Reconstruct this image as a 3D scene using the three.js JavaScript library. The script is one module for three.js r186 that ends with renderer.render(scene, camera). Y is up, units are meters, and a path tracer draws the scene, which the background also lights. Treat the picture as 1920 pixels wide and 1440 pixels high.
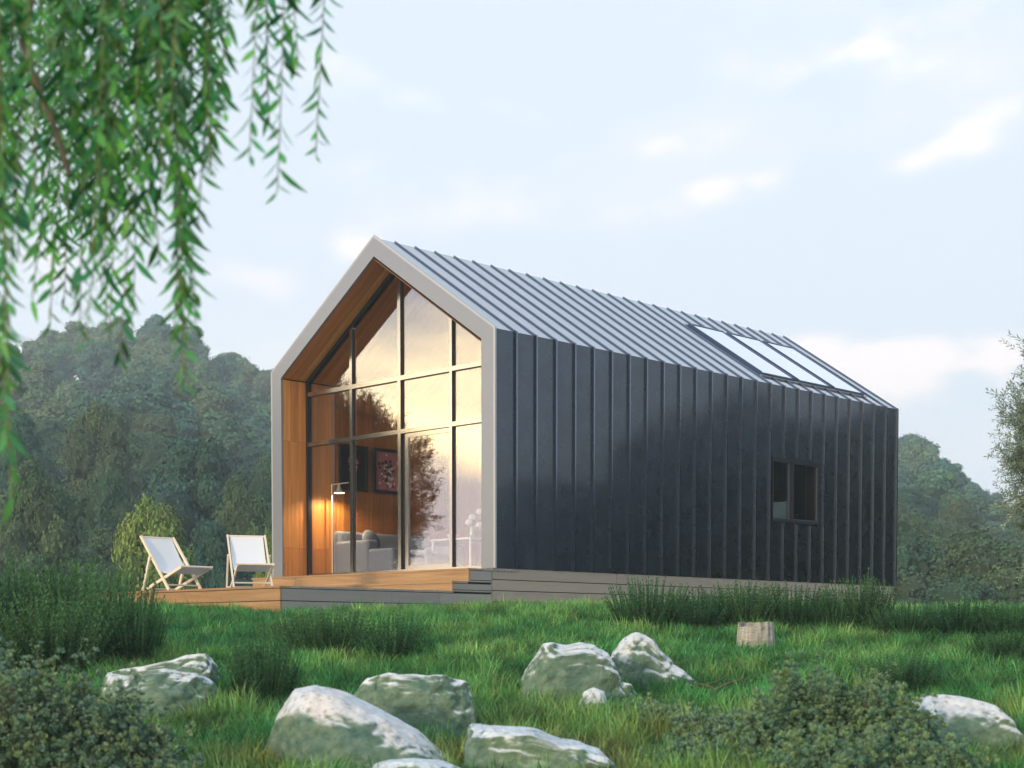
import * as THREE from 'three';
import { mergeGeometries } from 'three/addons/utils/BufferGeometryUtils.js';
import { ImprovedNoise } from 'three/addons/math/ImprovedNoise.js';
import { RoundedBoxGeometry } from 'three/addons/geometries/RoundedBoxGeometry.js';

// ------------------------------------------------------------------ camera
const scene = new THREE.Scene();
const CAM = new THREE.Vector3(-15.9039, -1.0465, 16.132), YAW = 0.789474, PITCH = -0.0472547, FPX = 2870.864, CY = 1333.547;
const FW = new THREE.Vector3(Math.cos(PITCH) * Math.sin(YAW), Math.sin(PITCH), -Math.cos(PITCH) * Math.cos(YAW));
const RT = new THREE.Vector3(Math.cos(YAW), 0, Math.sin(YAW)), UPV = new THREE.Vector3().crossVectors(RT, FW);
const camera = new THREE.PerspectiveCamera(2 * Math.atan(CY / FPX) * 180 / Math.PI, 1920 / (2 * CY), 0.5, 3000);
camera.setViewOffset(1920, 2 * CY, 0, 0, 1920, 1440);
camera.position.copy(CAM);
camera.lookAt(CAM.clone().add(FW));
camera.focus = 25; camera.userData.fStop = 1.9;
scene.add(camera);

// ------------------------------------------------------------------ randomness and noise
let seedState = 1;
const seed = (s) => { seedState = s >>> 0; };
function rnd() { seedState = (seedState + 0x6D2B79F5) >>> 0; let t = seedState; t = Math.imul(t ^ (t >>> 15), t | 1); t ^= t + Math.imul(t ^ (t >>> 7), t | 61); return ((t ^ (t >>> 14)) >>> 0) / 4294967296; }
const rr = (a, b) => a + (b - a) * rnd();
const gauss = () => (rnd() + rnd() + rnd() - 1.5) / 0.75;
const perlin = new ImprovedNoise();
const N3 = (x, y, z) => perlin.noise(x + 100.37, y + 57.11, z + 31.73);
function fbm(x, y, z, o = 4) { let a = 0.5, s = 0; for (let i = 0; i < o; i++) { s += a * N3(x, y, z); x *= 2.03; y *= 2.03; z *= 2.03; a *= 0.5; } return s; }
const clamp = (x, a = 0, b = 1) => Math.min(b, Math.max(a, x));
const sstep = (a, b, x) => { const t = clamp((x - a) / (b - a)); return t * t * (3 - 2 * t); };
const lerp = (a, b, t) => a + (b - a) * t;
function poly(pts, x) { if (x <= pts[0][0]) return pts[0][1]; for (let i = 1; i < pts.length; i++) if (x <= pts[i][0]) { const t = (x - pts[i - 1][0]) / (pts[i][0] - pts[i - 1][0]); return lerp(pts[i - 1][1], pts[i][1], t); } return pts[pts.length - 1][1]; }

// ------------------------------------------------------------------ sky, sun, air, exposure
const dirOf = (px, py) => FW.clone().addScaledVector(RT, (px - 960) / FPX).addScaledVector(UPV, -(py - CY) / FPX).normalize();
const SUN = new THREE.Vector3(-0.96, 0.16, 0.21).normalize();
const SKY_GAIN = 1.0;
function makeSky() {
  const W = 2560, H = 1280, data = new Float32Array(W * H * 4);
  // cloud wisps: [px, py, half length, half thickness, tilt, strength] given as directions of view
  const wisps = [[1600, 85, 150, 34, -0.2, 1], [1800, 45, 110, 30, -0.3, .7], [1720, 150, 130, 45, 0, .6], [1400, 110, 40, 22, .1, .35], [1290, 250, 130, 24, -0.12, .8], [1400, 330, 95, 22, -0.35, .75], [1360, 360, 70, 30, -.3, .4],
    [1770, 250, 95, 28, -0.25, .9], [1860, 190, 60, 20, -.2, .5], [640, 150, 110, 36, .25, .6], [740, 188, 70, 22, -.1, .55], [900, 212, 100, 28, .2, .55], [650, 300, 80, 24, 0, .4], [960, 338, 50, 18, -.2, .35], [1040, 305, 30, 16, -.5, .3],
    [630, 445, 75, 34, .1, .9], [480, 520, 150, 36, -.05, .6], [120, 470, 160, 50, 0, .55], [820, 380, 260, 50, .05, .35], [1560, 665, 110, 40, .15, 1], [1720, 690, 200, 45, .1, .8], [1840, 720, 160, 60, .1, .8], [1640, 740, 140, 50, 0, .7], [1890, 650, 60, 25, 0, .5], [60, 560, 120, 40, 0, .3], [1180, 430, 160, 30, -.1, .3]]
    .map(([x, y, a, b, t, s]) => { const d = dirOf(x, y); return [Math.atan2(d.z, d.x), Math.asin(d.y), a / FPX * 1.0, b / FPX * 1.0, t, s]; });
  const AZG = Math.atan2(-0.52, -0.85), wrap = (a) => Math.atan2(Math.sin(a), Math.cos(a));
  for (let j = 0; j < H; j++) {
    const el = ((j + 0.5) / H - 0.5) * Math.PI, e = Math.max(0, el * 180 / Math.PI), y = Math.sin(el), ce = Math.cos(el);
    for (let i = 0; i < W; i++) {
      const az = ((i + 0.5) / W - 0.5) * 2 * Math.PI, x = ce * Math.cos(az), z = ce * Math.sin(az), k = (j * W + i) * 4;
      let r, g, b;
      if (el < -0.05) { r = .35; g = .36; b = .36; } else {
        const t = Math.sqrt(clamp(e / 90));
        r = lerp(.68, .50, t); g = lerp(.735, .62, t); b = lerp(.80, .75, t);
        r += .02 * (1 - t); 
        // the evening side of the sky
        const da = wrap(az - AZG) * 180 / Math.PI, gw = Math.exp(-Math.pow(Math.abs(da) / 52, 2.4));
        if (gw > 0.003) {
          const n1 = fbm(x * 5, y * 16, z * 5, 5), n2 = fbm(x * 2.3 + 9, y * 7, z * 2.3, 4);
          const pink = gw * Math.exp(-Math.max(0, e - 8) / 24);
          r += pink * .42; g += pink * .38; b += pink * .50;
          const hE = e + n1 * 3 + n2 * 4, glow = gw * Math.exp(-Math.pow((hE - 7.9) / 2.0, 2));
          r += glow * 6.5; g += glow * 4.7; b += glow * 1.7;
          const bank = gw * sstep(6.9, 5.8, e + n1 * 1.6 + n2 * 2.2) * sstep(1.6, 3.4, e + n1 * 2);
          r = lerp(r, 1.8, bank * .93); g = lerp(g, 1.57, bank * .93); b = lerp(b, 1.6, bank * .93);
          const low = gw * sstep(3.6, 1.6, e + n1 * 2);
          r += low * 4.4; g += low * 2.9; b += low * .7;
        }
        // clouds
        const wx = fbm(x * 9 + 3, y * 9, z * 9, 3) * .05, wy = fbm(x * 9 + 30, y * 9, z * 9, 3) * .03;
        let c = 0;
        for (const q of wisps) {
          const u0 = wrap(az - q[0]) + wx, v0 = el - q[1] + wy;
          if (Math.abs(u0) > q[2] * 3 || Math.abs(v0) > q[2] * 3) continue;
          const cs = Math.cos(q[4]), sn = Math.sin(q[4]), u = (u0 * cs - v0 * sn) / q[2], v = (u0 * sn + v0 * cs) / q[3];
          c += q[5] * Math.exp(-(u * u + v * v) * 1.1);
        }
        let vis = 0;
        if (e < 60) {
          const n = fbm(x * 22, y * 40, z * 22, 5) + .5 * fbm(x * 8 + 5, y * 22, z * 8, 3);
          const wide = sstep(.02, .42, fbm(x * 4 + 7, y * 13, z * 4 + 2, 4) + .5 * n * .4) * .45;
          vis = sstep(.0, 1.35, c * (0.85 + 2.5 * n)) * .8; const wd = wide * (1 - clamp(c)) * .8; r = lerp(r, .76, wd); g = lerp(g, .755, wd); b = lerp(b, .80, wd);
        }
        vis = clamp(vis);
        const lowc = clamp(1 - e / 20);
        r = lerp(r, Math.max(r, lerp(.93, .97, lowc)), vis); g = lerp(g, Math.max(g, lerp(.87, .85, lowc)), vis); b = lerp(b, Math.max(b * .97, lerp(.87, .81, lowc)), vis);
        // a greyish veil low down
        const veil = .5 * Math.exp(-e / 6);
        r = lerp(r, r * .5 + .40, veil); g = lerp(g, g * .5 + .41, veil); b = lerp(b, b * .5 + .45, veil);
      }
      data[k] = r * SKY_GAIN; data[k + 1] = g * SKY_GAIN; data[k + 2] = b * SKY_GAIN; data[k + 3] = 1;
    }
  }
  const t = new THREE.DataTexture(data, W, H, THREE.RGBAFormat, THREE.FloatType);
  t.mapping = THREE.EquirectangularReflectionMapping; t.magFilter = t.minFilter = THREE.LinearFilter; t.needsUpdate = true;
  return t;
}
const skyTex = makeSky();
scene.background = skyTex; scene.environment = skyTex;
const sun = new THREE.DirectionalLight(new THREE.Color(1, 0.74, 0.46), 2.1);
sun.position.copy(SUN).multiplyScalar(80); sun.castShadow = true; sun.shadow.radius = 10;
Object.assign(sun.shadow.camera, { left: -45, right: 45, top: 30, bottom: -30, near: 1, far: 200 });
scene.add(sun, sun.target);
scene.fog = new THREE.FogExp2(new THREE.Color(0.74, 0.92, 1.0), 0.0013);
const renderer = new THREE.WebGLRenderer({ antialias: true });
renderer.toneMapping = THREE.LinearToneMapping; renderer.toneMappingExposure = 1.43;
renderer.shadowMap.enabled = true;

// ------------------------------------------------------------------ bookkeeping
const used = {};
function numbered(name) { const n = used[name] = (used[name] ?? -1) + 1; return n ? name + '_' + String(n).padStart(3, '0') : name; }
function tag(o, label, category, group, kind) { o.userData = {}; if (label) o.userData.label = label; if (category) o.userData.category = category; if (group) o.userData.group = group; if (kind) o.userData.kind = kind; return o; }
function thing(name, label, category, [x, y, z] = [0, 0, 0], turn = 0, group) { const o = new THREE.Group(); o.name = numbered(name); o.position.set(x, y, z); o.rotation.y = turn; scene.add(o); return tag(o, label, category, group); }
function part(name, geo, mat, parent) { const m = new THREE.Mesh(geo, mat); m.name = name; m.castShadow = m.receiveShadow = true; parent.add(m); return m; }
function sub(name, parent) { const g = new THREE.Group(); g.name = name; parent.add(g); return g; }
function mesh(name, geo, mat, label, category, group, kind) { const m = new THREE.Mesh(geo, mat); m.name = numbered(name); m.castShadow = m.receiveShadow = true; scene.add(m); return tag(m, label, category, group, kind); }
function stuffPart(m) { m.userData = { kind: 'stuff' }; return m; }
const V = (x, y, z) => new THREE.Vector3(x, y, z);
const onSphere = () => { const z = rr(-1, 1), a = rr(0, 6.2832), r = Math.sqrt(1 - z * z); return V(r * Math.cos(a), z, r * Math.sin(a)); };
const lin = (r, g, b) => new THREE.Color().setRGB(r, g, b);

// ------------------------------------------------------------------ textures and materials
function dataTex(w, h, f, srgb = true) {
  const d = new Uint8Array(w * h * 4);
  for (let j = 0; j < h; j++) for (let i = 0; i < w; i++) { const c = f(i / w, j / h), k = (j * w + i) * 4; d[k] = clamp(c[0]) * 255; d[k + 1] = clamp(c[1]) * 255; d[k + 2] = clamp(c[2]) * 255; d[k + 3] = 255; }
  const t = new THREE.DataTexture(d, w, h); t.wrapS = t.wrapT = THREE.MirroredRepeatWrapping; t.magFilter = t.minFilter = THREE.LinearFilter; if (srgb) t.colorSpace = THREE.SRGBColorSpace; t.needsUpdate = true; return t;
}
// grain along v; the tile is 0.5 m by 2 m
const grain = (u, v, s) => { const w = fbm(u * 3 + s, v * 1.2, s, 3); const rings = .5 +   .5 * Math.sin((u * 24 + w * 5 + fbm(u * 1.5, v * .8 + s, 4, 2) * 9)); const fine = fbm(u * 90 + s, v * 5, 2, 3); return clamp(.80 + .10 * rings + .26 * fine + .22 * w, .3, 1.1); };
const woodTex = dataTex(512, 1024, (u, v) => { const g = grain(u, v, 3.1); return [.30 + .7 * g, .24 + .76 * g * .98, .18 + .8 * g * .95]; });
const greyWoodTex = dataTex(512, 1024, (u, v) => { const g = .45 + .5 * grain(u, v, 8.7), st = clamp(.5 + fbm(u * 4, v * 3, 9, 4)); const q = clamp(.55 + .35 * g * (.8 + .25 * st)); return [q, q, q]; });
const blotchTex = dataTex(512, 512, (u, v) => { const a = .5 + fbm(u * 4, v * 4, 1.5, 5) * .9, b = fbm(u * 30, v * 30, 6, 3); const q = clamp(.84 + .16 * (a-.5) + .03 * b, .3, 1); return [q, q, q]; });
const roughTex = dataTex(512, 512, (u, v) => { const a = .5 + fbm(u * 5 + 3, v * 5, 2.5, 5) * 1.1; const q = clamp(.5 + .16 * (a - .5), .3, .8); return [q, q, q]; }, false);
const waveTex = dataTex(256, 256, (u, v) => { const a = .5 + fbm(u * 3.2, v * 2.2, 7.5, 2) * .9; return [a, a, a]; }, false);
const stoneBump = dataTex(512, 512, (u, v) => { const a = .5 + fbm(u * 14, v * 14, 4.5, 5) * .9; return [a, a, a]; }, false);
const std = (o) => new THREE.MeshStandardMaterial(o), phys = (o) => new THREE.MeshPhysicalMaterial(o);
const M = {};
const metalO = (c, extra = {}) => phys({ color: c, map: blotchTex, metalness: 1, roughness: .56, roughnessMap: roughTex, bumpMap: waveTex, bumpScale: .006, clearcoat: .85, clearcoatRoughness: .08, ...extra });
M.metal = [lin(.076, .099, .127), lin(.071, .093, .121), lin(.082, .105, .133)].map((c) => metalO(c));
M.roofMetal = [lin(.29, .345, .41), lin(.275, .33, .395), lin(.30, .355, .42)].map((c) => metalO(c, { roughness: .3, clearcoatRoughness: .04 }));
M.seam = phys({ color: lin(.17, .20, .25), metalness: 1, roughness: .13 });
M.fascia = phys({ color: lin(.245, .265, .305), metalness: .5, roughness: .36 });
M.trim = std({ color: lin(.42, .43, .46), metalness: .4, roughness: .4 });
M.sash = phys({ color: lin(.05, .06, .08), roughness: .5, specularIntensity: .4 });
M.frame = phys({ color: lin(.40, .375, .35), metalness: .96, roughness: .13 });
M.darkFrame = phys({ color: lin(.012, .015, .02), metalness: 0, roughness: .5, specularIntensity: .35 });
M.skyFrame = std({ color: lin(.05, .085, .17), metalness: .4, roughness: .45 });
const wood = (c, rough = .55, extra = {}) => phys({ color: c, map: woodTex, roughness: rough, bumpMap: woodTex, bumpScale: .0012, clearcoat: .12, clearcoatRoughness: .35, ...extra });
M.plank = [lin(.64, .275, .066), lin(.55, .22, .048), lin(.70, .33, .088), lin(.60, .235, .055), lin(.52, .215, .052)].map((c) => wood(c));
M.deckFront = [lin(.43, .26, .125), lin(.46, .285, .14), lin(.40, .235, .11)].map((c) => wood(c, .6));
M.deckGrey = [lin(.40, .395, .385), lin(.43, .42, .405), lin(.37, .365, .355)].map((c) => std({ color: c, map: greyWoodTex, roughness: .75, bumpMap: greyWoodTex, bumpScale: .001 }));
M.plinth = [lin(.50, .445, .38), lin(.47, .42, .36), lin(.53, .475, .40)].map((c) => std({ color: c, map: greyWoodTex, roughness: .75, bumpMap: greyWoodTex, bumpScale: .001 }));
M.footing = std({ color: lin(.2, .19, .175), map: greyWoodTex, roughness: .9 });
M.glass = phys({ color: lin(.97, .97, .97), transmission: 1, thickness: 0, roughness: .012, ior: 2.3 });
M.clearGlass = phys({ color: lin(.8, .85, .85), transmission: 1, thickness: 0, roughness: .02, ior: 1.5 });
M.roofGlass = phys({ color: lin(.95, .98, 1), metalness: 1, roughness: .06 });
M.interior = std({ color: lin(.05, .03, .018), roughness: .7 });
M.dark = std({ color: lin(.02, .02, .022), roughness: .6 });
M.floor = std({ color: lin(.45, .42, .38), roughness: .5 });
M.blind = std({ color: lin(.9, .92, .94), roughness: .8 });
M.white = std({ color: lin(.78, .78, .77), roughness: .45 });
M.sofa = std({ color: lin(.25, .29, .37), roughness: .95, bumpMap: stoneBump, bumpScale: .002 });

// ------------------------------------------------------------------ geometry helpers
// a box whose uv are metres on a 0.5 x 2 m tile, grain running along the given axis
function box(w, h, d, x, y, z, along = 'y', ou = 0, ov = 0, tu = .5, tv = 2) {
  const g = new THREE.BoxGeometry(w, h, d), p = g.attributes.position, n = g.attributes.normal, uv = g.attributes.uv, ax = { x: 0, y: 1, z: 2 }[along];
  for (let i = 0; i < p.count; i++) {
    const q = [p.getX(i), p.getY(i), p.getZ(i)], m = [n.getX(i), n.getY(i), n.getZ(i)];
    const across = [0, 1, 2].filter((a) => a !== ax).map((a) => Math.abs(m[a]) > .5 ? null : q[a]).filter((a) => a !== null);
    uv.setXY(i, ((across[0] ?? 0) + ou) / tu, ((Math.abs(m[ax]) > .5 ? across[1] ?? 0 : q[ax]) + ov) / tv);
  }
  return g.translate(x, y, z);
}
const merge = (list) => mergeGeometries(list.map((g) => { const q = g.index ? g.toNonIndexed() : g; for (const k of Object.keys(q.attributes)) if (!['position', 'normal', 'uv', 'color'].includes(k)) q.deleteAttribute(k); return q; }), false);
function bar(a, b, w, h, side) { // a rectangular bar from a to b; w across `side`
  const d = b.clone().sub(a), L = d.length(), y = d.clone().normalize(), x = side.clone().addScaledVector(y, -side.dot(y)).normalize(), z = new THREE.Vector3().crossVectors(x, y);
  return new THREE.BoxGeometry(w, L, h).applyMatrix4(new THREE.Matrix4().makeBasis(x, y, z).setPosition(a.clone().add(b).multiplyScalar(.5)));
}
function rod(a, b, r0, r1 = r0, n = 8) { const d = b.clone().sub(a), L = d.length(), q = new THREE.Quaternion().setFromUnitVectors(V(0, 1, 0), d.normalize()); return new THREE.CylinderGeometry(r1, r0, L, n).applyQuaternion(q).translate((a.x + b.x) / 2, (a.y + b.y) / 2, (a.z + b.z) / 2); }
function extrudeX(pts, x0, x1) { // polygon in (z, y), extruded along x
  const s = new THREE.Shape(pts.map(([z, y]) => new THREE.Vector2(-z, y))), g = new THREE.ExtrudeGeometry(s, { depth: x1 - x0, bevelEnabled: false });
  return g.rotateY(Math.PI / 2).translate(x0, 0, 0); // shape x (= -z) turns into -z
}

// ------------------------------------------------------------------ terrain
const FWH = V(Math.sin(YAW), 0, -Math.cos(YAW)), HORIZON = 1197.8;
const sOf = (x, z) => (x - CAM.x) * FWH.x + (z - CAM.z) * FWH.z, lOf = (x, z) => (x - CAM.x) * RT.x + (z - CAM.z) * RT.z;
const xzOf = (s, l) => [CAM.x + FWH.x * s + RT.x * l, CAM.z + FWH.z * s + RT.z * l];
const nearP = [[-60, -3.4], [3, -2.75], [7, -2.33], [10.5, -1.93], [14, -1.5], [16.5, -1.14], [18.6, -.86], [20, -.71], [22, -.665], [25, -.66], [35, -.67], [40, -1.5], [48, -4], [58, -6.2]];
const ridgeP = [[-900, 760], [-300, 690], [-60, 640], [60, 632], [130, 634], [200, 606], [290, 606], [350, 622], [400, 645], [460, 672], [510, 692], [600, 730], [1500, 770], [1620, 800], [1690, 812], [1740, 824], [1790, 872], [1850, 932], [1920, 960], [2300, 990], [3200, 1000]];
function ground(x, z) {
  const s = sOf(x, z), l = lOf(x, z), far = sstep(40, 62, s);
  let h = poly(nearP, s);
  if (s > 6 && s < 40) { const k = sstep(6, 9, s) * sstep(40, 30, s); h = lerp(h, (poly(nearP, s - 1.2) + poly(nearP, s) + poly(nearP, s + 1.2)) / 3, k); }
  const nearHouse = sstep(3.5, 1, Math.max(-4 - x, x - 11.3, 0) + Math.max(z, -5.5 - z, 0));
  h += (1 - far) * (1 - nearHouse) * (fbm(x * .35, z * .35, 3, 3) * .22 + fbm(x * 1.3, z * 1.3, 8, 2) * .06);
  if (s > 40) {
    const px = clamp(960 + l / s * FPX, -900, 3200), top = (HORIZON - poly(ridgeP, px)) / FPX * 262 - 1.05 - 8.5, t = clamp((s - 58) / 204);
    const hill = -6.2 + (top + 6.2) * Math.pow(t, 1.12);
    h = lerp(h, hill, far);
  }
  return h;
}
// the point of the ground that the line of sight through a pixel of the 1920 x 1440 photograph meets
function groundAt(px, py) { const d = dirOf(px, py), p = CAM.clone(); let t = 4; for (; t < 60; t += .03) { p.copy(CAM).addScaledVector(d, t); if (p.y < ground(p.x, p.z)) break; } return V(p.x, ground(p.x, p.z), p.z); }
const at = (px, py, depth) => { const d = dirOf(px, py); return CAM.clone().addScaledVector(d, depth / d.dot(FW)); };

// ------------------------------------------------------------------ ground sheet
{
  const ss = [], ls = [];
  for (let s = -70; s < 5; s += 5) ss.push(s); for (let s = 5; s < 40; s += .4) ss.push(s); for (let s = 40; s <= 330; s += 5) ss.push(s);
  for (let l = -190; l < -25; l += 6) ls.push(l); for (let l = -25; l < 30; l += .5) ls.push(l); for (let l = 30; l <= 190; l += 6) ls.push(l);
  const pos = [], col = [], idx = [], nS = ss.length, nL = ls.length;
  for (const s of ss) for (const l of ls) {
    const [x, z] = xzOf(s, l); pos.push(x, ground(x, z), z);
    const n = fbm(x * .8, z * .8, 1, 4), m = fbm(x * .22, z * .22, 7, 3), far = sstep(40, 60, s);
    const dry = clamp(.35 + n * 1.1 + m * 1.0);
    col.push(lerp(lerp(.034, .085, dry), .012, far), lerp(lerp(.055, .068, dry), .022, far), lerp(lerp(.016, .026, dry), .012, far));
  }
  for (let i = 0; i < nS - 1; i++) for (let j = 0; j < nL - 1; j++) { const a = i * nL + j, b = a + 1, c = a + nL, d = c + 1; idx.push(a, b, c, b, d, c); }
  const g = new THREE.BufferGeometry(); g.setAttribute('position', new THREE.Float32BufferAttribute(pos, 3)); g.setAttribute('color', new THREE.Float32BufferAttribute(col, 3)); g.setIndex(idx); g.computeVertexNormals();
  mesh('ground', g, std({ vertexColors: true, roughness: 1 }), 'green and dry grassy slope rising to the house and falling to the wooded valley', 'ground', null, 'structure');
}

// ------------------------------------------------------------------ house
const WID = 5.4, LEN = 11.205, EAVE = 3.5, RIDGE = 5.293, HALF = WID / 2, PITCHP = LEN / 26;
const SL = Math.hypot(RIDGE - EAVE, HALF), sdir = V(0, (RIDGE - EAVE) / SL, -HALF / SL), snrm = V(0, HALF / SL, (RIDGE - EAVE) / SL); // up the near roof slope; its outward normal
const house = thing('gable_house', 'dark standing seam metal gable house with glazed wooden front', 'house');
const onRoof = (x, s, out = 0) => V(x, EAVE, 0).addScaledVector(sdir, s).addScaledVector(snrm, out);
// a slab lying on the near roof slope, s0 to s1 up it
function roofSlab(x0, x1, s0, s1, o0, o1, ou = 0, ov = 0) { const g = box(x1 - x0, s1 - s0, o1 - o0, 0, 0, 0, 'y', ou, ov, 1.5, 1.5); return g.applyMatrix4(new THREE.Matrix4().makeBasis(V(1, 0, 0), sdir, snrm).setPosition(onRoof((x0 + x1) / 2, (s0 + s1) / 2, (o0 + o1) / 2))); }
const WIN = { x0: 6.955, x1: 8.452, y0: 1.062, y1: 2.215 }, SKL = [[7.06, 8.09], [8.235, 9.29], [9.42, 10.45]], S0 = .36, S1 = 2.40;
seed(11);
{
  const holeX0 = 7.0, holeX1 = 10.5;
  for (let i = 0; i < 26; i++) {
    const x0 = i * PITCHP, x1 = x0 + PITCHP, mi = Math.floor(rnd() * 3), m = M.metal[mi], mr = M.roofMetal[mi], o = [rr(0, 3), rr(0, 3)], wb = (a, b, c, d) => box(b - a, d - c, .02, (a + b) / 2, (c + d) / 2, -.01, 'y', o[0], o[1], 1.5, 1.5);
    const a = Math.max(x0, WIN.x0), b = Math.min(x1, WIN.x1), list = [];
    if (a < b) { if (b - a > PITCHP - .01) part('wall_panel', wb(x0, x1, WIN.y1, EAVE), m, house); else list.push(wb(x0, x1, WIN.y1, EAVE)); list.push(wb(x0, x1, 0, WIN.y0)); if (a > x0 + .002) list.push(wb(x0, a, WIN.y0, WIN.y1)); if (b < x1 - .002) list.push(wb(b, x1, WIN.y0, WIN.y1)); } else list.push(wb(x0, x1, 0, EAVE));
    part('wall_panel', merge(list), m, house);
    const hole = x1 > holeX0 && x0 < holeX1, rl = [];
    if (hole) {
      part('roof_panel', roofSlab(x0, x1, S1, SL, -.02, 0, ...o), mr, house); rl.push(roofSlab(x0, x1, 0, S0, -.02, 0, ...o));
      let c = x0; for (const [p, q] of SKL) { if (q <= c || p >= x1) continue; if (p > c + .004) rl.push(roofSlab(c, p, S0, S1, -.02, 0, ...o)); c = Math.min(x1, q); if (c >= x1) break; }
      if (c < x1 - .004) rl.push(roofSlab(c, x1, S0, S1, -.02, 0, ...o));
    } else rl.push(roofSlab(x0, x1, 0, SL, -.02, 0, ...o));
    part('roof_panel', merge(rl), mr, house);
  }
  for (let i = 1; i <= 26; i++) {
    const x = i * PITCHP - (i === 26 ? .017 : 0), w = .028, h = .021, list = [], hw = .036, seamBox = (y0, y1) => box(w, y1 - y0, hw, x, (y0 + y1) / 2, hw / 2, 'y');
    const overWin = x > WIN.x0 - .02 && x < WIN.x1 - .02, overSky = x > 7.0 && x < 10.5;
    const k = h * (HALF / SL) / (1 + (RIDGE - EAVE) / SL) * 1.0;
    if (overWin) { part('standing_seam', seamBox(0, WIN.y0 - .03), M.seam, house); list.push(seamBox(WIN.y1 + .03, EAVE)); } else list.push(seamBox(0, EAVE));
    // the bend over the eave, then up the roof
    list.push(extrudeX([[0, EAVE - .001], [hw, EAVE], [hw, EAVE + h * .45], [h * (RIDGE - EAVE) / SL + .001, EAVE + h * HALF / SL], [-.001, EAVE + .001]], x - w / 2, x + w / 2));
    if (overSky) { list.push(roofSlab(x - w / 2, x + w / 2, .012, S0 - .03, 0, h)); part('standing_seam', roofSlab(x - w / 2, x + w / 2, S1 + .05, SL + .015, 0, h), M.seam, house); } else list.push(roofSlab(x - w / 2, x + w / 2, .012, SL + .015, 0, h));
    part('standing_seam', merge(list), M.seam, house);
  }
}
// far slope, left wall, back gable
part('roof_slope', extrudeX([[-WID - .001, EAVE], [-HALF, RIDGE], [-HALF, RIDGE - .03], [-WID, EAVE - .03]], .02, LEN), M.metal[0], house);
part('left_wall', box(LEN - .02, EAVE - .03, .02, LEN / 2 + .01, (EAVE - .03) / 2, -WID + .01, 'y', 0, 0, 1.5, 1.5), M.metal[0], house);
const BW = { z0: -3.3, z1: -2.38, y0: .95, y1: 1.88 };
{
  const s = new THREE.Shape([[.03, 0], [WID - .03, 0], [WID - .03, EAVE - .06], [HALF, RIDGE - .07], [.03, EAVE - .06]].map(([a, b]) => new THREE.Vector2(a, b)));
  s.holes.push(new THREE.Path([[-BW.z0, BW.y0], [-BW.z0, BW.y1], [-BW.z1, BW.y1], [-BW.z1, BW.y0]].map(([a, b]) => new THREE.Vector2(a, b))));
  part('back_wall', new THREE.ExtrudeGeometry(s, { depth: .14, bevelEnabled: false }).rotateY(Math.PI / 2).translate(LEN - .18, 0, 0), M.interior, house);
}
// gable fascia around the front
{
  const T = .25, iy = 3.378, ia = 5.0;
  const s = new THREE.Shape([[0, 0], [0, EAVE], [HALF, RIDGE], [WID, EAVE], [WID, 0], [WID - .243, 0], [WID - .243, iy], [HALF, ia], [.258, iy], [.258, 0]].map(([a, b]) => new THREE.Vector2(a, b)));
  part('fascia', new THREE.ExtrudeGeometry(s, { depth: .034, bevelEnabled: true, bevelSize: .003, bevelThickness: .003, bevelSegments: 1 }).rotateY(Math.PI / 2).translate(-.022, 0, 0), M.fascia, house);
  const e = [[0, 0], [0, EAVE], [HALF, RIDGE], [WID, EAVE], [WID, 0]], o = [[-.034, 0], [-.034, EAVE + .011], [HALF, RIDGE + .043], [WID + .034, EAVE + .011], [WID + .034, 0]];
  const ring = new THREE.Shape([...o, ...e.map(([a, b]) => [a === 0 ? .001 : a === WID ? WID - .001 : a, b]).reverse()].map(([a, b]) => new THREE.Vector2(a, b)));
  part('edge_trim', new THREE.ExtrudeGeometry(ring, { depth: .03, bevelEnabled: false }).rotateY(Math.PI / 2).translate(-.026, 0, 0), M.trim, house);
}
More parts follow.
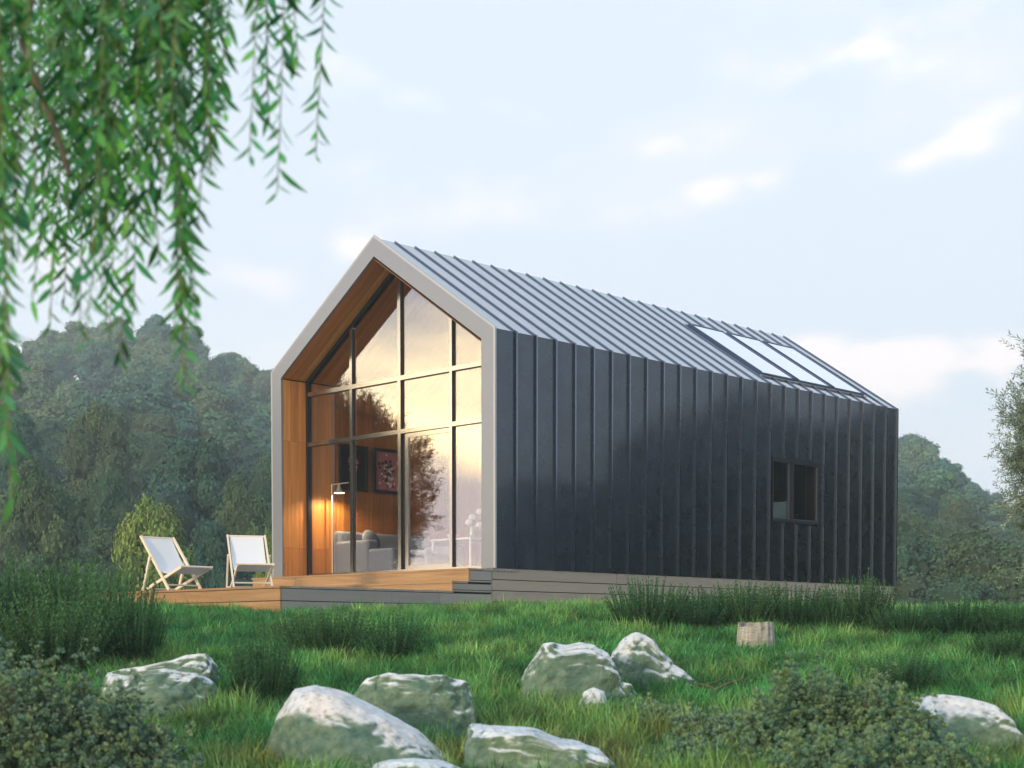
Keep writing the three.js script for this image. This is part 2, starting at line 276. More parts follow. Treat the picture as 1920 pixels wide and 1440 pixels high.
// boarded inner lining: left wall in three rows of upright boards, soffit boards running up the slope
{
  const zi = -WID + .243, PW = .165, rows = [[.0, .515], [.515, 2.335], [2.335, 3.365]];
  const wallG = sub('wood_wall', house), variants = rows.map(([a, b]) => [0, 1, 2, 3].map((k) => box(PW - .004, b - a - .004, .018, 0, (a + b) / 2, 0, 'y', k * .17, k * .61)));
  seed(5);
  for (let i = 0; i < 34; i++) for (let r = 0; r < 3; r++) { const m = part('plank', variants[r][Math.floor(rnd() * 4)], M.plank[Math.floor(rnd() * 5)], wallG); m.position.set(.016 + PW * (i + .5), 0, zi - .009 - rnd() * .002); }
  part('backing', box(6, 3.36, .01, 3.02, 1.68, zi - .026, 'y'), M.dark, wallG);
  const ceil = sub('wood_soffit', house), sl = V(0, 5.0 - 3.378, HALF - .243), L = sl.length(); sl.normalize(); // up the far slope, seen from inside
  const nn = V(0, -sl.z, sl.y), sv = [0, 1, 2, 3].map((k) => box(PW - .004, L, .018, 0, 0, 0, 'y', k * .21, k * .5));
  for (let i = 0; i < 34; i++) {
    const m = part('plank', sv[Math.floor(rnd() * 4)], M.plank[Math.floor(rnd() * 5)], ceil);
    m.applyMatrix4(new THREE.Matrix4().makeBasis(V(1, 0, 0), sl, V(1, 0, 0).cross(sl)).setPosition(V(.016 + PW * (i + .5), 3.378, zi).addScaledVector(sl, L / 2).addScaledVector(V(1, 0, 0).cross(sl), .012 * Math.sign(V(1, 0, 0).cross(sl).y))));
  }
  // the near slope and near wall inside
  const il = [roofSlab(.016, 7.0, .1, SL - .06, -.30, -.285), roofSlab(10.5, LEN - .1, .1, SL - .06, -.30, -.285), roofSlab(7, 10.5, .1, S0, -.30, -.285), roofSlab(7, 10.5, S1, SL - .06, -.30, -.285)];
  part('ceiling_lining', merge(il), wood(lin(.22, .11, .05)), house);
  const nw = (a, b, c, d) => box(b - a, d - c, .02, (a + b) / 2, (c + d) / 2, -.268, 'y');
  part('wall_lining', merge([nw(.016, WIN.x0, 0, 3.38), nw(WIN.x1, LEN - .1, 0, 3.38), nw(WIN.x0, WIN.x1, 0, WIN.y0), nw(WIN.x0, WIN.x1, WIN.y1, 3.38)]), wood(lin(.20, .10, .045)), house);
  part('window_reveal', merge([box(.02, WIN.y1 - WIN.y0, .23, WIN.x0 - .011, (WIN.y0 + WIN.y1) / 2, -.142), box(.02, WIN.y1 - WIN.y0, .23, WIN.x1 + .011, (WIN.y0 + WIN.y1) / 2, -.142), box(WIN.x1 - WIN.x0, .02, .23, (WIN.x0 + WIN.x1) / 2, WIN.y0 - .011, -.142), box(WIN.x1 - WIN.x0, .02, .23, (WIN.x0 + WIN.x1) / 2, WIN.y1 + .011, -.142)]), M.interior, house);
  const part6 = new THREE.Shape([[.27, 0], [WID - .262, 0], [WID - .262, 3.37], [HALF, 4.96], [.27, 3.37]].map(([a, b]) => new THREE.Vector2(a, b)));
  part('room_partition', new THREE.ExtrudeGeometry(part6, { depth: .1, bevelEnabled: false }).rotateY(Math.PI / 2).translate(5.7, 0, 0), wood(lin(.42, .2, .075)), house);
  part('floor', box(LEN - .75, .06, WID - .55, LEN / 2 + .25, .045, -HALF, 'x'), M.floor, house);
  part('floor_slab', box(LEN - .55, .12, WID - .1, LEN / 2 + .24, -.09, -HALF, 'x'), M.dark, house);
}
// skylights
for (const [x0, x1] of SKL) {
  const s = sub('skylight', house), f = .055, h0 = .0, h1 = .06;
  part('frame', merge([roofSlab(x0, x1, S0, S0 + .03, h0, .045), roofSlab(x0, x1, S1 - f, S1, h0, h1), roofSlab(x0, x0 + .02, S0 + .05, S1 - f, h0, h1), roofSlab(x1 - f, x1, S0 + .05, S1 - f, h0, h1)]), M.skyFrame, s);
  part('pane', roofSlab(x0 + .02, x1 - f, S0 + .031, S1 - f, .046, .052), M.roofGlass, s);
  part('blind', roofSlab(x0 + .02, x1 - f, S0 + .05, S1 - f, -.03, -.024), M.blind, s);
}
part('skylight_flashing', roofSlab(7.0, 10.5, S0 - .035, S0 - .003, .002, .02), M.trim, house); part('skylight_flashing', roofSlab(7.0, 10.5, S1 + .003, S1 + .045, .002, .02), M.trim, house);
// side window
{
  const w = sub('window', house), { x0, x1, y0, y1 } = WIN, mx = 7.57, fb = (a, b, c, d, z0 = -.05, z1 = .03) => box(b - a, d - c, z1 - z0, (a + b) / 2, (c + d) / 2, (z0 + z1) / 2), F = .055;
  part('frame', merge([fb(x0, x1, y0, y0 + F), fb(x0, x1, y1 - F, y1), fb(x0, x0 + F * .5, y0 + F, y1 - F), fb(x1 - F * .6, x1, y0 + F, y1 - F), fb(mx - .05, mx + .05, y0 + F, y1 - F)]), M.darkFrame, w);
  for (const [a, b] of [[x0 + F * .5, mx - .05], [mx + .05, x1 - F * .6]]) {
    const c = y0 + F, d = y1 - F, k = .022;
    part('sash', merge([fb(a, b, c, c + k, -.045, .012), fb(a, b, d - k, d, -.045, .012), fb(a, a + k, c + k, d - k, -.045, .012), fb(b - k, b, c + k, d - k, -.045, .012)]), M.sash, w);
    part('pane', fb(a + k, b - k, c + k, d - k, -.022, -.018), M.clearGlass, w);
  }
}
{
  const w = sub('rear_window', house), x = LEN - .1;
  part('frame', merge([box(.06, BW.y1 - BW.y0, .04, x, (BW.y0 + BW.y1) / 2, BW.z0 + .021), box(.06, BW.y1 - BW.y0, .04, x, (BW.y0 + BW.y1) / 2, BW.z1 - .021), box(.06, .04, BW.z1 - BW.z0 - .084, x, BW.y0 + .021, (BW.z0 + BW.z1) / 2), box(.06, .04, BW.z1 - BW.z0 - .084, x, BW.y1 - .021, (BW.z0 + BW.z1) / 2)]), M.deckFront[0], w);
  part('pane', box(.005, BW.y1 - BW.y0 - .09, BW.z1 - BW.z0 - .09, x, (BW.y0 + BW.y1) / 2, (BW.z0 + BW.z1) / 2), M.clearGlass, w);
}
// glazed front
const GX = .505;
{
  const gl = sub('glazed_front', house), yr = (z) => 3.378 + (5.0 - 3.378) * (1 - Math.abs(-z - HALF) / (HALF - .25)), zL = -WID + .243, zR = -.258;
  const mull = [[-3.97, -3.907], [-2.751, -2.678], [-1.523, -1.464]], T1 = [3.118, 3.19], T2 = [2.263, 2.331], DEP = .075;
  const fb = (za, zb, ya, yb, xa = GX, xb = GX + DEP) => box(xb - xa, yb - ya, zb - za, (xa + xb) / 2, (ya + yb) / 2, (za + zb) / 2, 'y', 0, 0);
  for (const [a, b] of mull) part('mullion', extrudeX([[a, .0], [b, .0], [b, yr(b) - .05], [(a + b) / 2, yr((a + b) / 2) - .05], [a, yr(a) - .05]], GX, GX + DEP), M.frame, gl);
  for (const [, b] of mull) part('shade_strip', extrudeX([[b + .0005, .076], [b + .004, .076], [b + .004, yr(b) - .09], [b + .0005, yr(b) - .09]], GX + .008, GX + .043), M.dark, gl);  // dark strip on each mullion puts side face shade into colour
  const bays = [[zL + .055, -3.97], [-3.907, -2.751], [-2.678, -1.523], [-1.464, zR - .055]];
  part('jamb', fb(zL, zL + .055, 0, yr(zL + .055) - .04), M.darkFrame, gl); part('jamb', fb(zR - .055, zR, 0, yr(zR - .055) - .04), M.frame, gl);
  for (const [a, b] of bays) { part('transom', fb(a, b, ...T1), M.frame, gl); part('transom', fb(a, b, ...T2), M.frame, gl); part('sill', fb(a, b, .0, .075), M.frame, gl); }
  const ra = Math.atan2(5.0 - 3.378, HALF - .25);
  for (const sgn of [-1, 1]) part('rafter_frame', extrudeX(sgn < 0 ? [[zL, 3.378], [-HALF, 5.0], [-HALF, 4.925], [zL, 3.303]] : [[zR, 3.378], [zR, 3.303], [-HALF, 4.925], [-HALF, 5.0]], GX - .002, GX + DEP + .002), sgn < 0 ? M.darkFrame : M.frame, gl);
  const px0 = GX + .044, px1 = GX + .05;
  bays.forEach(([a, b], i) => {
    if (i !== 2) part('pane', fb(a, b, .075, T2[0], px0, px1), M.glass, gl);
    part('pane', fb(a, b, T2[1], T1[0], px0, px1), M.glass, gl);
    const top = (z) => yr(z) - .07, pts = [[a, T1[1]], [b, T1[1]], [b, top(b)]]; if (a < -HALF && b > -HALF) pts.push([-HALF, top(-HALF)]); pts.push([a, top(a)]);
    part('pane', extrudeX(pts, px0, px1), M.glass, gl);
  });
  // the sliding door leaf in the third bay
  const a = -2.603, b = -1.526, c = .075, d = 2.262, f = .078, x0 = GX + .028, x1 = GX + .07;
  const dr = sub('sliding_door', house);
  for (const [p, q] of bays) for (const y of [T1[0], T2[0]]) part('shade_strip', fb(p + .005, q, y - .005, y - .0006, GX + .006, GX + .043), M.dark, gl);  // dark strips along transom undersides, shade put into colour
  part('stile', fb(a, a + f, c, d, x0, x1), M.frame, dr); part('stile', fb(b - .03, b, c, d, x0, x1), M.frame, dr);
  part('top_rail', fb(a + f, b - .03, d - f, d, x0, x1), M.frame, dr); part('bottom_rail', fb(a + f, b - .03, c, c + f * .8, x0, x1), M.frame, dr);
  part('pane', fb(a + f, b - .03, c + f * .8, d - f, x0 + .016, x0 + .022), M.glass, dr);
  part('gap_shade', fb(-2.678, a, c, d, x1 - .01, x1 + .02), M.dark, dr);  // dark strip stands in for the deep shaded gap beside the leaf
}
// plinth boards
{
  const rows = [[-.166, -.004], [-.328, -.178], [-.492, -.340], [-.80, -.504]], joints = [-.055, 2.75, 5.6, 8.4, 11.16];
  seed(21);
  rows.forEach(([y0, y1], r) => { for (let i = 0; i < 4; i++) part('plinth_board', box(joints[i + 1] - joints[i] - .01, y1 - y0, .03, (joints[i] + joints[i + 1]) / 2, (y0 + y1) / 2, -.022 - rnd() * .001, 'x', rr(0, 2), rr(0, 4)), r === 3 ? M.footing : M.plinth[Math.floor(rnd() * 3)], house); });
  part('plinth_core', box(11.15, .78, WID - .09, 5.56, -.41, -HALF - .02, 'x'), M.dark, house);
}

// ------------------------------------------------------------------ deck with its two steps
{
  const deck = thing('wooden_deck', 'low stepped wooden deck before the glazed front of the house', 'deck', [-2, -.66, -2.6]);
  const P = (name, g, m) => part(name, g.translate(2, .66, 2.6), m, deck);
  seed(31);
  const zl = -5.06, zA = -5.32, pick = (a) => a[Math.floor(rnd() * a.length)];
  const boards = (x0, x1, top, n, zEnd) => { const w = (x1 - x0) / n; for (let i = 0; i < n; i++) P('deck_board', box(w - .008, .028, -zEnd + .006, x0 + w * (i + .5), top - .014, zEnd / 2 + .001, 'z', rr(0, 2), rr(0, 4)), pick(i === 0 ? M.deckFront : M.deckGrey)); };
  boards(-3.92, -.872, -.358, 17, zl); boards(-.872, -.545, -.215, 2, zA); boards(-.545, .5, -.02, 7, zA);
  const front = (x, y0, y1, zEnd, cuts) => { const c = [0, ...cuts, -zEnd]; for (let i = 0; i < c.length - 1; i++) P('riser_board', box(.024, y1 - y0, c[i + 1] - c[i] - .003, x + .012, (y0 + y1) / 2, -(c[i] + c[i + 1]) / 2, 'z', rr(0, 2), rr(0, 4)), pick(M.deckFront)); };
  front(-.532, -.213, -.05, zA + .02, [2.4, 4.1]); front(-.86, -.385, -.246, zA + .02, [1.9]); 
  front(-3.906, -.547, -.395, zl + .02, [1.3, 3.0]); front(-3.906, -.72, -.558, zl + .02, [2.2]);
  const side = (x0, x1, y0, y1, cuts = []) => { const c = [x0, ...cuts, x1]; for (let i = 0; i < c.length - 1; i++) P('skirt_board', box(c[i + 1] - c[i] - .004, y1 - y0, .024, (c[i] + c[i + 1]) / 2, (y0 + y1) / 2, -.014, 'x', rr(0, 2), rr(0, 4)), pick(M.deckGrey)); };
  side(-.506, -.062, -.19, -.056); side(-.834, -.062, -.335, -.252); side(-3.88, -.062, -.547, -.395, [-2.0, -1.1]); side(-3.88, -.062, -.72, -.558, [-1.35]);
  side(-.506, -.062, -.222, -.2); side(-.834, -.062, -.366, -.344);
  P('deck_frame', box(3.35, .36, 4.98, -2.21, -.57, -2.53), M.dark); P('deck_frame', box(.74, .3, 5.2, -.44, -.38, -2.64), M.dark); P('deck_frame', box(.96, .13, 5.2, 0, -.12, -2.64), M.dark);
}

// ------------------------------------------------------------------ deck chairs
{
  const pale = std({ color: lin(.80, .70, .55), roughness: .5 }), cloth = std({ color: lin(.74, .76, .80), roughness: .85 });
  const make = () => {
    const t = thing('deck_chair', '', 'deck chair'), X = V(1, 0, 0), P2 = (a, h, s) => V(s, h, a), B = (a, b) => bar(a, b, .022, .042, X);
    for (const s of [-.275, .275]) {
      part('back_rail', B(P2(-.50, .80, s), P2(.22, 0.005, s)), pale, t);
      part('seat_rail', B(P2(.50, .33, s * .89), P2(-.44, .02, s * .89)), pale, t);
      part('prop', B(P2(-.22, .50, s * 1.1), P2(-.42, .01, s * 1.1)), pale, t);
    }
    part('crossbar', rod(P2(-.497, .79, -.29), P2(-.497, .79, .29), .014), pale, t);
    part('crossbar', rod(P2(.50, .332, -.27), P2(.50, .332, .27), .016), pale, t);
    part('crossbar', rod(P2(-.39, .035, -.30), P2(-.39, .035, .30), .012), pale, t);
    part('crossbar', rod(P2(.15, .08, -.27), P2(.15, .08, .27), .012), pale, t);
    const c = new THREE.CatmullRomCurve3([V(0, .805, -.505), V(0, .65, -.395), V(0, .46, -.25), V(0, .31, -.08), V(0, .25, .10), V(0, .27, .3), V(0, .346, .505)]), n = 26, pos = [], idx = [];
    for (let i = 0; i <= n; i++) { const p = c.getPoint(i / n), tn = c.getTangent(i / n), nr = V(0, tn.z, -tn.y); for (const o of [0, -.005]) for (const s of [-.245, .245]) pos.push(s, p.y + nr.y * o, p.z + nr.z * o); }
    for (let i = 0; i < n; i++) { const a = i * 4, b = a + 4; idx.push(a, a + 1, b, a + 1, b + 1, b, a + 2, b + 2, a + 3, a + 3, b + 2, b + 3, a, b, a + 2, a + 2, b, b + 2, a + 1, a + 3, b + 1, a + 3, b + 3, b + 1); }
    const g = new THREE.BufferGeometry(); g.setAttribute('position', new THREE.Float32BufferAttribute(pos, 3)); g.setIndex(idx); const q = g.toNonIndexed(); q.computeVertexNormals();
    part('canvas_sling', q, cloth, t);
    return t;
  };
  // local +z is where the sitter looks
  const c1 = make(); c1.userData.label = 'white canvas deck chair near the left end of the deck, turned sideways';
  const c2 = c1.clone(); c2.name = numbered('deck_chair'); scene.add(c2); c2.userData = { label: 'white canvas deck chair closest to the house, seen from its front', category: 'deck chair' };
  c1.userData.group = c2.userData.group = 'folding deck chairs on the deck';
  const back = Math.atan2(-FWH.x, -FWH.z);
  c1.position.set(-3.55, -.357, -2.95); c1.rotation.y = back + .80;
  c2.scale.setScalar(.95); c2.position.set(-3.40, -.357, -1.34); c2.rotation.y = back + .30;
}

// ------------------------------------------------------------------ inside the room
{
  const FL = .075;
  const lamp = thing('floor_lamp', 'thin floor lamp with right angled arm and lit cone shade by wood wall', 'lamp', [.92, FL, -4.97]), metal = std({ color: lin(.75, .68, .58), metalness: .3, roughness: .3 });
  part('base', new THREE.CylinderGeometry(.12, .125, .02, 32).translate(0, .01, 0), metal, lamp);
  part('pole', rod(V(0, .02, 0), V(0, 1.565, 0), .011), metal, lamp);
  part('arm', rod(V(0, 1.56, -.011), V(0, 1.56, .46), .010), metal, lamp);
  part('shade', new THREE.LatheGeometry([[.012, .17], [.02, .165], [.03, .11], [.052, .05], [.092, 0], [.088, 0], [.047, .05], [.024, .11], [.012, .155]].map(([a, b]) => new THREE.Vector2(a, b)), 32).translate(0, 1.40, .2), std({ color: lin(.55, .52, .48), metalness: .4, roughness: .35 }), lamp);
  part('bulb', new THREE.SphereGeometry(.026, 16, 12).translate(0, 1.44, .2), std({ color: 0xffffff, emissive: lin(1, .72, .40), emissiveIntensity: 8 }), lamp);
  const pl = new THREE.PointLight(new THREE.Color(1, .70, .38), 4.5, 0, 2); pl.position.set(.92, FL + 1.44, -4.77); pl.castShadow = true; scene.add(pl);
  const rb = (w, h, d, r = .06) => new RoundedBoxGeometry(w, h, d, 4, r);
  const sofa = thing('sofa', 'grey upholstered sofa with block arm along the wooden wall', 'sofa', [2.05, FL, -4.62]);
  part('seat', rb(1.75, .4, .85).translate(.1, .2, .02), M.sofa, sofa); part('backrest', rb(2.15, .76, .2).translate(.05, .38, -.38), M.sofa, sofa);
  part('arm', rb(.26, .575, .9).translate(-.93, .2875, .08), M.sofa, sofa); part('arm', rb(.26, .575, .9).translate(1.1, .2875, .08), M.sofa, sofa);
  const cu = mesh('cushion', new THREE.SphereGeometry(.22, 24, 16).scale(1, .95, .42), M.sofa, 'plump pale cushion leaning on the sofa back', 'cushion'); cu.position.set(1.45, .66, -4.55); cu.rotation.set(-.35, .2, 0);
  const arm = thing('armchair', 'low grey block armchair beside the mullion of the sliding door', 'armchair', [1.32, FL, -3.7]);
  part('seat', rb(.6, .36, .58).translate(.1, .18, 0), M.sofa, arm); part('arm', rb(.24, .405, .66).translate(-.28, .2025, 0), M.sofa, arm); part('backrest', rb(.2, .41, .66).translate(.45, .205, 0), M.sofa, arm);
  // framed prints
  const print = (f) => { const c = document.createElement('canvas'); c.width = 256; c.height = 320; f(c.getContext('2d')); const t = new THREE.CanvasTexture(c); t.colorSpace = THREE.SRGBColorSpace; return t; };
  const blob = (x, col, px, py, r) => { x.fillStyle = col; x.beginPath(); x.arc(px, py, r, 0, 7); x.fill(); };
  const A = print((x) => { x.fillStyle = '#0b0b0d'; x.fillRect(0, 0, 256, 320); seed(41); x.strokeStyle = '#1d3a24'; x.lineWidth = 5; x.beginPath(); x.moveTo(128, 300); x.lineTo(126, 170); x.stroke(); for (let i = 0; i < 90; i++) blob(x, ['#a83a5c', '#c9718b', '#7c2440', '#d9a0ae'][i % 4], 128 + gauss() * 40, 130 + gauss() * 42, rr(5, 15)); });
  const Bp = print((x) => { x.fillStyle = '#c47d90'; x.fillRect(0, 0, 256, 320); seed(43); x.strokeStyle = '#15120f'; x.lineWidth = 5; for (const [a, b] of [[90, 90], [150, 60], [200, 140], [60, 160]]) { x.beginPath(); x.moveTo(128, 320); x.quadraticCurveTo(128, 200, a, b); x.stroke(); } for (let i = 0; i < 60; i++) blob(x, ['#2a2420', '#f4ece6', '#fbf6f2', '#24301f'][i % 4], 128 + gauss() * 75, 150 + gauss() * 80, rr(4, 15)); });
  for (const [x0, x1, tex, label] of [[1.21, 1.86, A, 'dark framed print of pink blossom on black, nearer the lamp'], [1.99, 2.66, Bp, 'dark framed print with plant on pink ground, farther from the lamp']]) {
    const w = x1 - x0, h = .8, pc = thing('framed_picture', label, 'picture', [(x0 + x1) / 2, 1.985, -WID + .262], 0, 'framed prints on the wood wall'), F = .055;
    part('frame', merge([box(w, F, .04, 0, h / 2 - F / 2, .004), box(w, F, .04, 0, -h / 2 + F / 2, .004), box(F, h - 2 * F, .04, -w / 2 + F / 2, 0, .004), box(F, h - 2 * F, .04, w / 2 - F / 2, 0, .004)]), M.dark, pc);
    part('print', new THREE.BoxGeometry(w - 2 * F, h - 2 * F, .01), std({ map: tex, roughness: .5 }), pc);
  }
  const tb = thing('side_table', 'slim white table with thin legs behind the right panes', 'table', [3.1, FL, -3.98]);
  part('top', rb(.6, .035, 1.06, .012).translate(0, .655, 0), M.white, tb); for (const [a, b] of [[-.26, -.49], [.26, -.49], [-.26, .49], [.26, .49]]) part('leg', box(.035, .64, .035, a, .32, b), M.white, tb);
  const vs = thing('flower_vase', 'glass vase of white round blossoms on the white table', 'vase', [3.0, FL + .673, -3.62]);
  part('vase', new THREE.LatheGeometry([[0, .002], [.05, .002], [.055, .06], [.04, .16], [.05, .2]].map(([a, b]) => new THREE.Vector2(a, b)), 24), phys({ color: lin(.8, .85, .85), transmission: .7, roughness: .1, thickness: 0 }), vs);
  seed(47); for (const [a, h, b] of [[-.02, .36, .02], [.03, .46, .16], [.05, .42, .28], [0, .28, -.08], [.02, .22, .17]]) { part('stem', rod(V(0, .05, 0), V(a, h, b), .004), std({ color: lin(.1, .2, .06) }), vs); const g = new THREE.IcosahedronGeometry(.058, 3), p = g.attributes.position; for (let i = 0; i < p.count; i++) { const k = 1 + .5 * N3(p.getX(i) * 60, p.getY(i) * 60, p.getZ(i) * 60); p.setXYZ(i, p.getX(i) * k, p.getY(i) * k * .85, p.getZ(i) * k); } g.computeVertexNormals(); part('blossom', g.translate(a, h, b), M.white, vs); }
  const bw = mesh('bowl', new THREE.LatheGeometry([[0, 0], [.05, 0], [.1, .05], [.11, .08], [.1, .08], [.09, .05], [0, .015]].map(([a, b]) => new THREE.Vector2(a, b)), 32), M.white, 'small white bowl on the white table beside the vase', 'bowl'); bw.position.set(3.0, FL + .674, -4.12);
  const cb = thing('bar_cabinet', 'black cabinet seen through the side window', 'cabinet', [9.75, FL, -1.35]);
  part('body', box(.6, 1.2, 1.5, 0, .6, 0), M.dark, cb); part('top', box(.64, .03, 1.54, 0, 1.217, 0), M.dark, cb);
  for (const [x, z, l] of [[9.58, -1.38, 'red cup on the black cabinet, left of a pair'], [9.6, -1.28, 'red cup on the black cabinet, right of a pair']]) { const c = mesh('red_cup', new THREE.LatheGeometry([[0, 0], [.03, 0], [.036, .1], [.032, .1], [.027, .01], [0, .01]].map(([a, b]) => new THREE.Vector2(a, b)), 20), std({ color: lin(.6, .02, .015), roughness: .4 }), l, 'cup', 'red cups behind the side window'); c.position.set(x, FL + 1.233, z); }
}

// ------------------------------------------------------------------ rocks
const MOSS = std({ vertexColors: true, roughness: .88, bumpMap: stoneBump, bumpScale: .014 });
// profile: [px, py] outline of the top as seen; by: foot of the rock in the picture; dep: half depth in metres
function rock(name, label, prof, by, dep, sd, o = {}) {
  const px0 = prof[0][0], px1 = prof[prof.length - 1][0], g0 = groundAt((px0 + px1) / 2, by), s = sOf(g0.x, g0.z), m = s / FPX, mid = (px0 + px1) / 2;
  const half = (px1 - px0) / 2 * m, base = o.sink ?? .12, outline = prof.map(([x, y]) => [(x - mid) * m, (by - y) * m]);
  const hmax = Math.max(...outline.map((p) => p[1]));
  const g = new THREE.IcosahedronGeometry(1, 46), p = g.attributes.position, col = new Float32Array(p.count * 3), flat = o.flat ?? .5, tilt = o.tilt ?? .0, hrel = new Float32Array(p.count);
  seed(sd * 77 + 5);
  const cuts = []; for (let i = 0; i < (o.cuts ?? 13); i++) { const d = onSphere(); d.y = d.y * .7 + (i % 3 ? .1 : .5); d.normalize(); cuts.push([d, rr(.66, .9)]); }
  const u = new THREE.Vector3(), ext = [.01, .01];
  for (const pass of [0, 1]) for (let i = 0; i < p.count; i++) {
    u.fromBufferAttribute(p, i);
    const e = o.block ?? .7, w = fbm(u.x * 1.2 + sd, u.y * 1.2, u.z * 1.2, 3) * (o.amp ?? .3);
    u.multiplyScalar(1 + w * .5);
    for (const [d, k] of cuts) { const q = u.dot(d) - k; if (q > 0) u.addScaledVector(d, -q * (o.cut ?? .985)); }
    if (!pass) { const k = u.x > 0 ? 1 : 0; ext[k] = Math.max(ext[k], Math.abs(u.x)); continue; }
    u.x /= ext[u.x > 0 ? 1 : 0];
    const sx = Math.sign(u.x) * Math.pow(Math.abs(u.x), e), sz = Math.sign(u.z) * Math.pow(Math.abs(u.z), e), ay = Math.pow(Math.abs(u.y), e);
    let X = sx * half * 1.06, Z = sz * dep * 1.15, top = Math.max(.01, poly(outline, X)), k0 = clamp(ay * 1.18);
    let Y = u.y > 0 ? k0 * top * clamp(1 - flat * .6 * Math.max(0, -sz) + tilt * sz, .1, 1.05) : -ay * base;
    hrel[i] = u.y > 0 ? k0 : -ay;
    const lay = N3(X * 3 + sd, Y * 14, Z * 3) * .012 * (o.rough ?? 1), rg = Math.pow(1 - Math.abs(N3(X * 4.5 + sd, Y * 6, Z * 4.5)), 6) * -.02 * (o.rough ?? 1), k = fbm(X * 8 + sd, Y * 8, Z * 8, 5) * .035 * (o.rough ?? 1) + rg; X += k + lay; Y += k * .5; Z += k + lay;
    p.setXYZ(i, X, Y, Z);
  }
  g.computeVertexNormals();
  const n = g.attributes.normal;
  // icosahedron faces share no vertices: weld the shading by position
  { const acc = new Map(), key = (i) => Math.round(p.getX(i) * 2e4) + ',' + Math.round(p.getY(i) * 2e4) + ',' + Math.round(p.getZ(i) * 2e4); for (let i = 0; i < p.count; i++) { const k = key(i), a = acc.get(k) ?? [0, 0, 0]; a[0] += n.getX(i); a[1] += n.getY(i); a[2] += n.getZ(i); acc.set(k, a); } for (let i = 0; i < p.count; i++) { const a = acc.get(key(i)), L = Math.hypot(...a) || 1; n.setXYZ(i, a[0] / L, a[1] / L, a[2] / L); } }
  const moss = o.moss ?? 1;
  for (let i = 0; i < p.count; i++) {
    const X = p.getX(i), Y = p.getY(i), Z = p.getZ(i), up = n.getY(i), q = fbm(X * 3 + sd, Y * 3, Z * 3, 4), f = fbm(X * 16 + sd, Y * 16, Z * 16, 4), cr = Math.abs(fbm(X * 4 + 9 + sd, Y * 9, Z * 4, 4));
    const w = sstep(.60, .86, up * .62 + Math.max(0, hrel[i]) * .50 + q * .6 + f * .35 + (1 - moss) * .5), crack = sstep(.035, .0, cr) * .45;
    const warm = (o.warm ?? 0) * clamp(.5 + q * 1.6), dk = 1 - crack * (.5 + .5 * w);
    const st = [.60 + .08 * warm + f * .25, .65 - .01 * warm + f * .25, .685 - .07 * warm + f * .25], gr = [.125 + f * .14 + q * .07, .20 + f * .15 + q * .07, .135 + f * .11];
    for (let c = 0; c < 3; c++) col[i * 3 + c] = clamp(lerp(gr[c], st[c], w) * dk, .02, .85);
  }
  g.setAttribute('color', new THREE.BufferAttribute(col, 3)); { const uv = g.attributes.uv; for (let i = 0; i < p.count; i++) uv.setXY(i, p.getX(i) * 1.4 + p.getZ(i) * .6, p.getY(i) * 1.4 - p.getZ(i) * .8); }
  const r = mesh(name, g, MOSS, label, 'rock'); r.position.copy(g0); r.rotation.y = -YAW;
  rocks.push([g0.x, g0.z, half * .82, dep * .75]);
  return r;
}
const rocks = [];
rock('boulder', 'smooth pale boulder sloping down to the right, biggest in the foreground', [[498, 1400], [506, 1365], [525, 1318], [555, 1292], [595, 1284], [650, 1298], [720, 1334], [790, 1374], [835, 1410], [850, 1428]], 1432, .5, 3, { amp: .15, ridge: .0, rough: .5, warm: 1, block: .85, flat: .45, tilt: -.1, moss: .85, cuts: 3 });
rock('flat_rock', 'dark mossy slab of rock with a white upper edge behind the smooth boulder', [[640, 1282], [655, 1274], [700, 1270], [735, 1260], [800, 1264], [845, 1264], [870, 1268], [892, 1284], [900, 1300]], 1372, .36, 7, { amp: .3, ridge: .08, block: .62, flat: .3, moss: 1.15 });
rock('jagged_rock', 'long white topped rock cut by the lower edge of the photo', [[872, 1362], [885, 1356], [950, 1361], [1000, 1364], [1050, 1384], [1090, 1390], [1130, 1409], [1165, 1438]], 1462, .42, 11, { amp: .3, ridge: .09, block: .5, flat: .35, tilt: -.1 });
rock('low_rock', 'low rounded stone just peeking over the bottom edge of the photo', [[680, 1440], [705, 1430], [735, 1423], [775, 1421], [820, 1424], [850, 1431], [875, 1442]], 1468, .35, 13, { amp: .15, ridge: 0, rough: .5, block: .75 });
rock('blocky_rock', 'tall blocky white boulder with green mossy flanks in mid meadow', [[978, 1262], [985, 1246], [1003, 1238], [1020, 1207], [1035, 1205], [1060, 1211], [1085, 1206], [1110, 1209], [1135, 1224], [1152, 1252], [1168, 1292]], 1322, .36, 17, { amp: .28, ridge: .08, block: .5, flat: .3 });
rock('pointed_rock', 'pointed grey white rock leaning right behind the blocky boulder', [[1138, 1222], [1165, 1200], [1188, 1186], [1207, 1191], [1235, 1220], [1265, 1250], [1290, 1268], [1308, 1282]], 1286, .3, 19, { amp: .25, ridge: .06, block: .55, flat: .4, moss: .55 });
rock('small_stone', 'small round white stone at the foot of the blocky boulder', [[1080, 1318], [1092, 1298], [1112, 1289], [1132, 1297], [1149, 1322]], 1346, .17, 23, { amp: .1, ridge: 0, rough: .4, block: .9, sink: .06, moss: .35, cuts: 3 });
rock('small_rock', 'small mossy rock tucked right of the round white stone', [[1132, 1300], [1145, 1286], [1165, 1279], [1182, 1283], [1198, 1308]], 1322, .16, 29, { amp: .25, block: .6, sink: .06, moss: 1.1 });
rock('rounded_boulder', 'rounded white boulder half hidden by the leafy shrub at right', [[1690, 1330], [1720, 1308], [1760, 1302], [1800, 1306], [1850, 1321], [1880, 1342], [1900, 1368], [1910, 1392]], 1402, .4, 31, { amp: .14, ridge: 0, rough: .5, block: .7, warm: .4 });
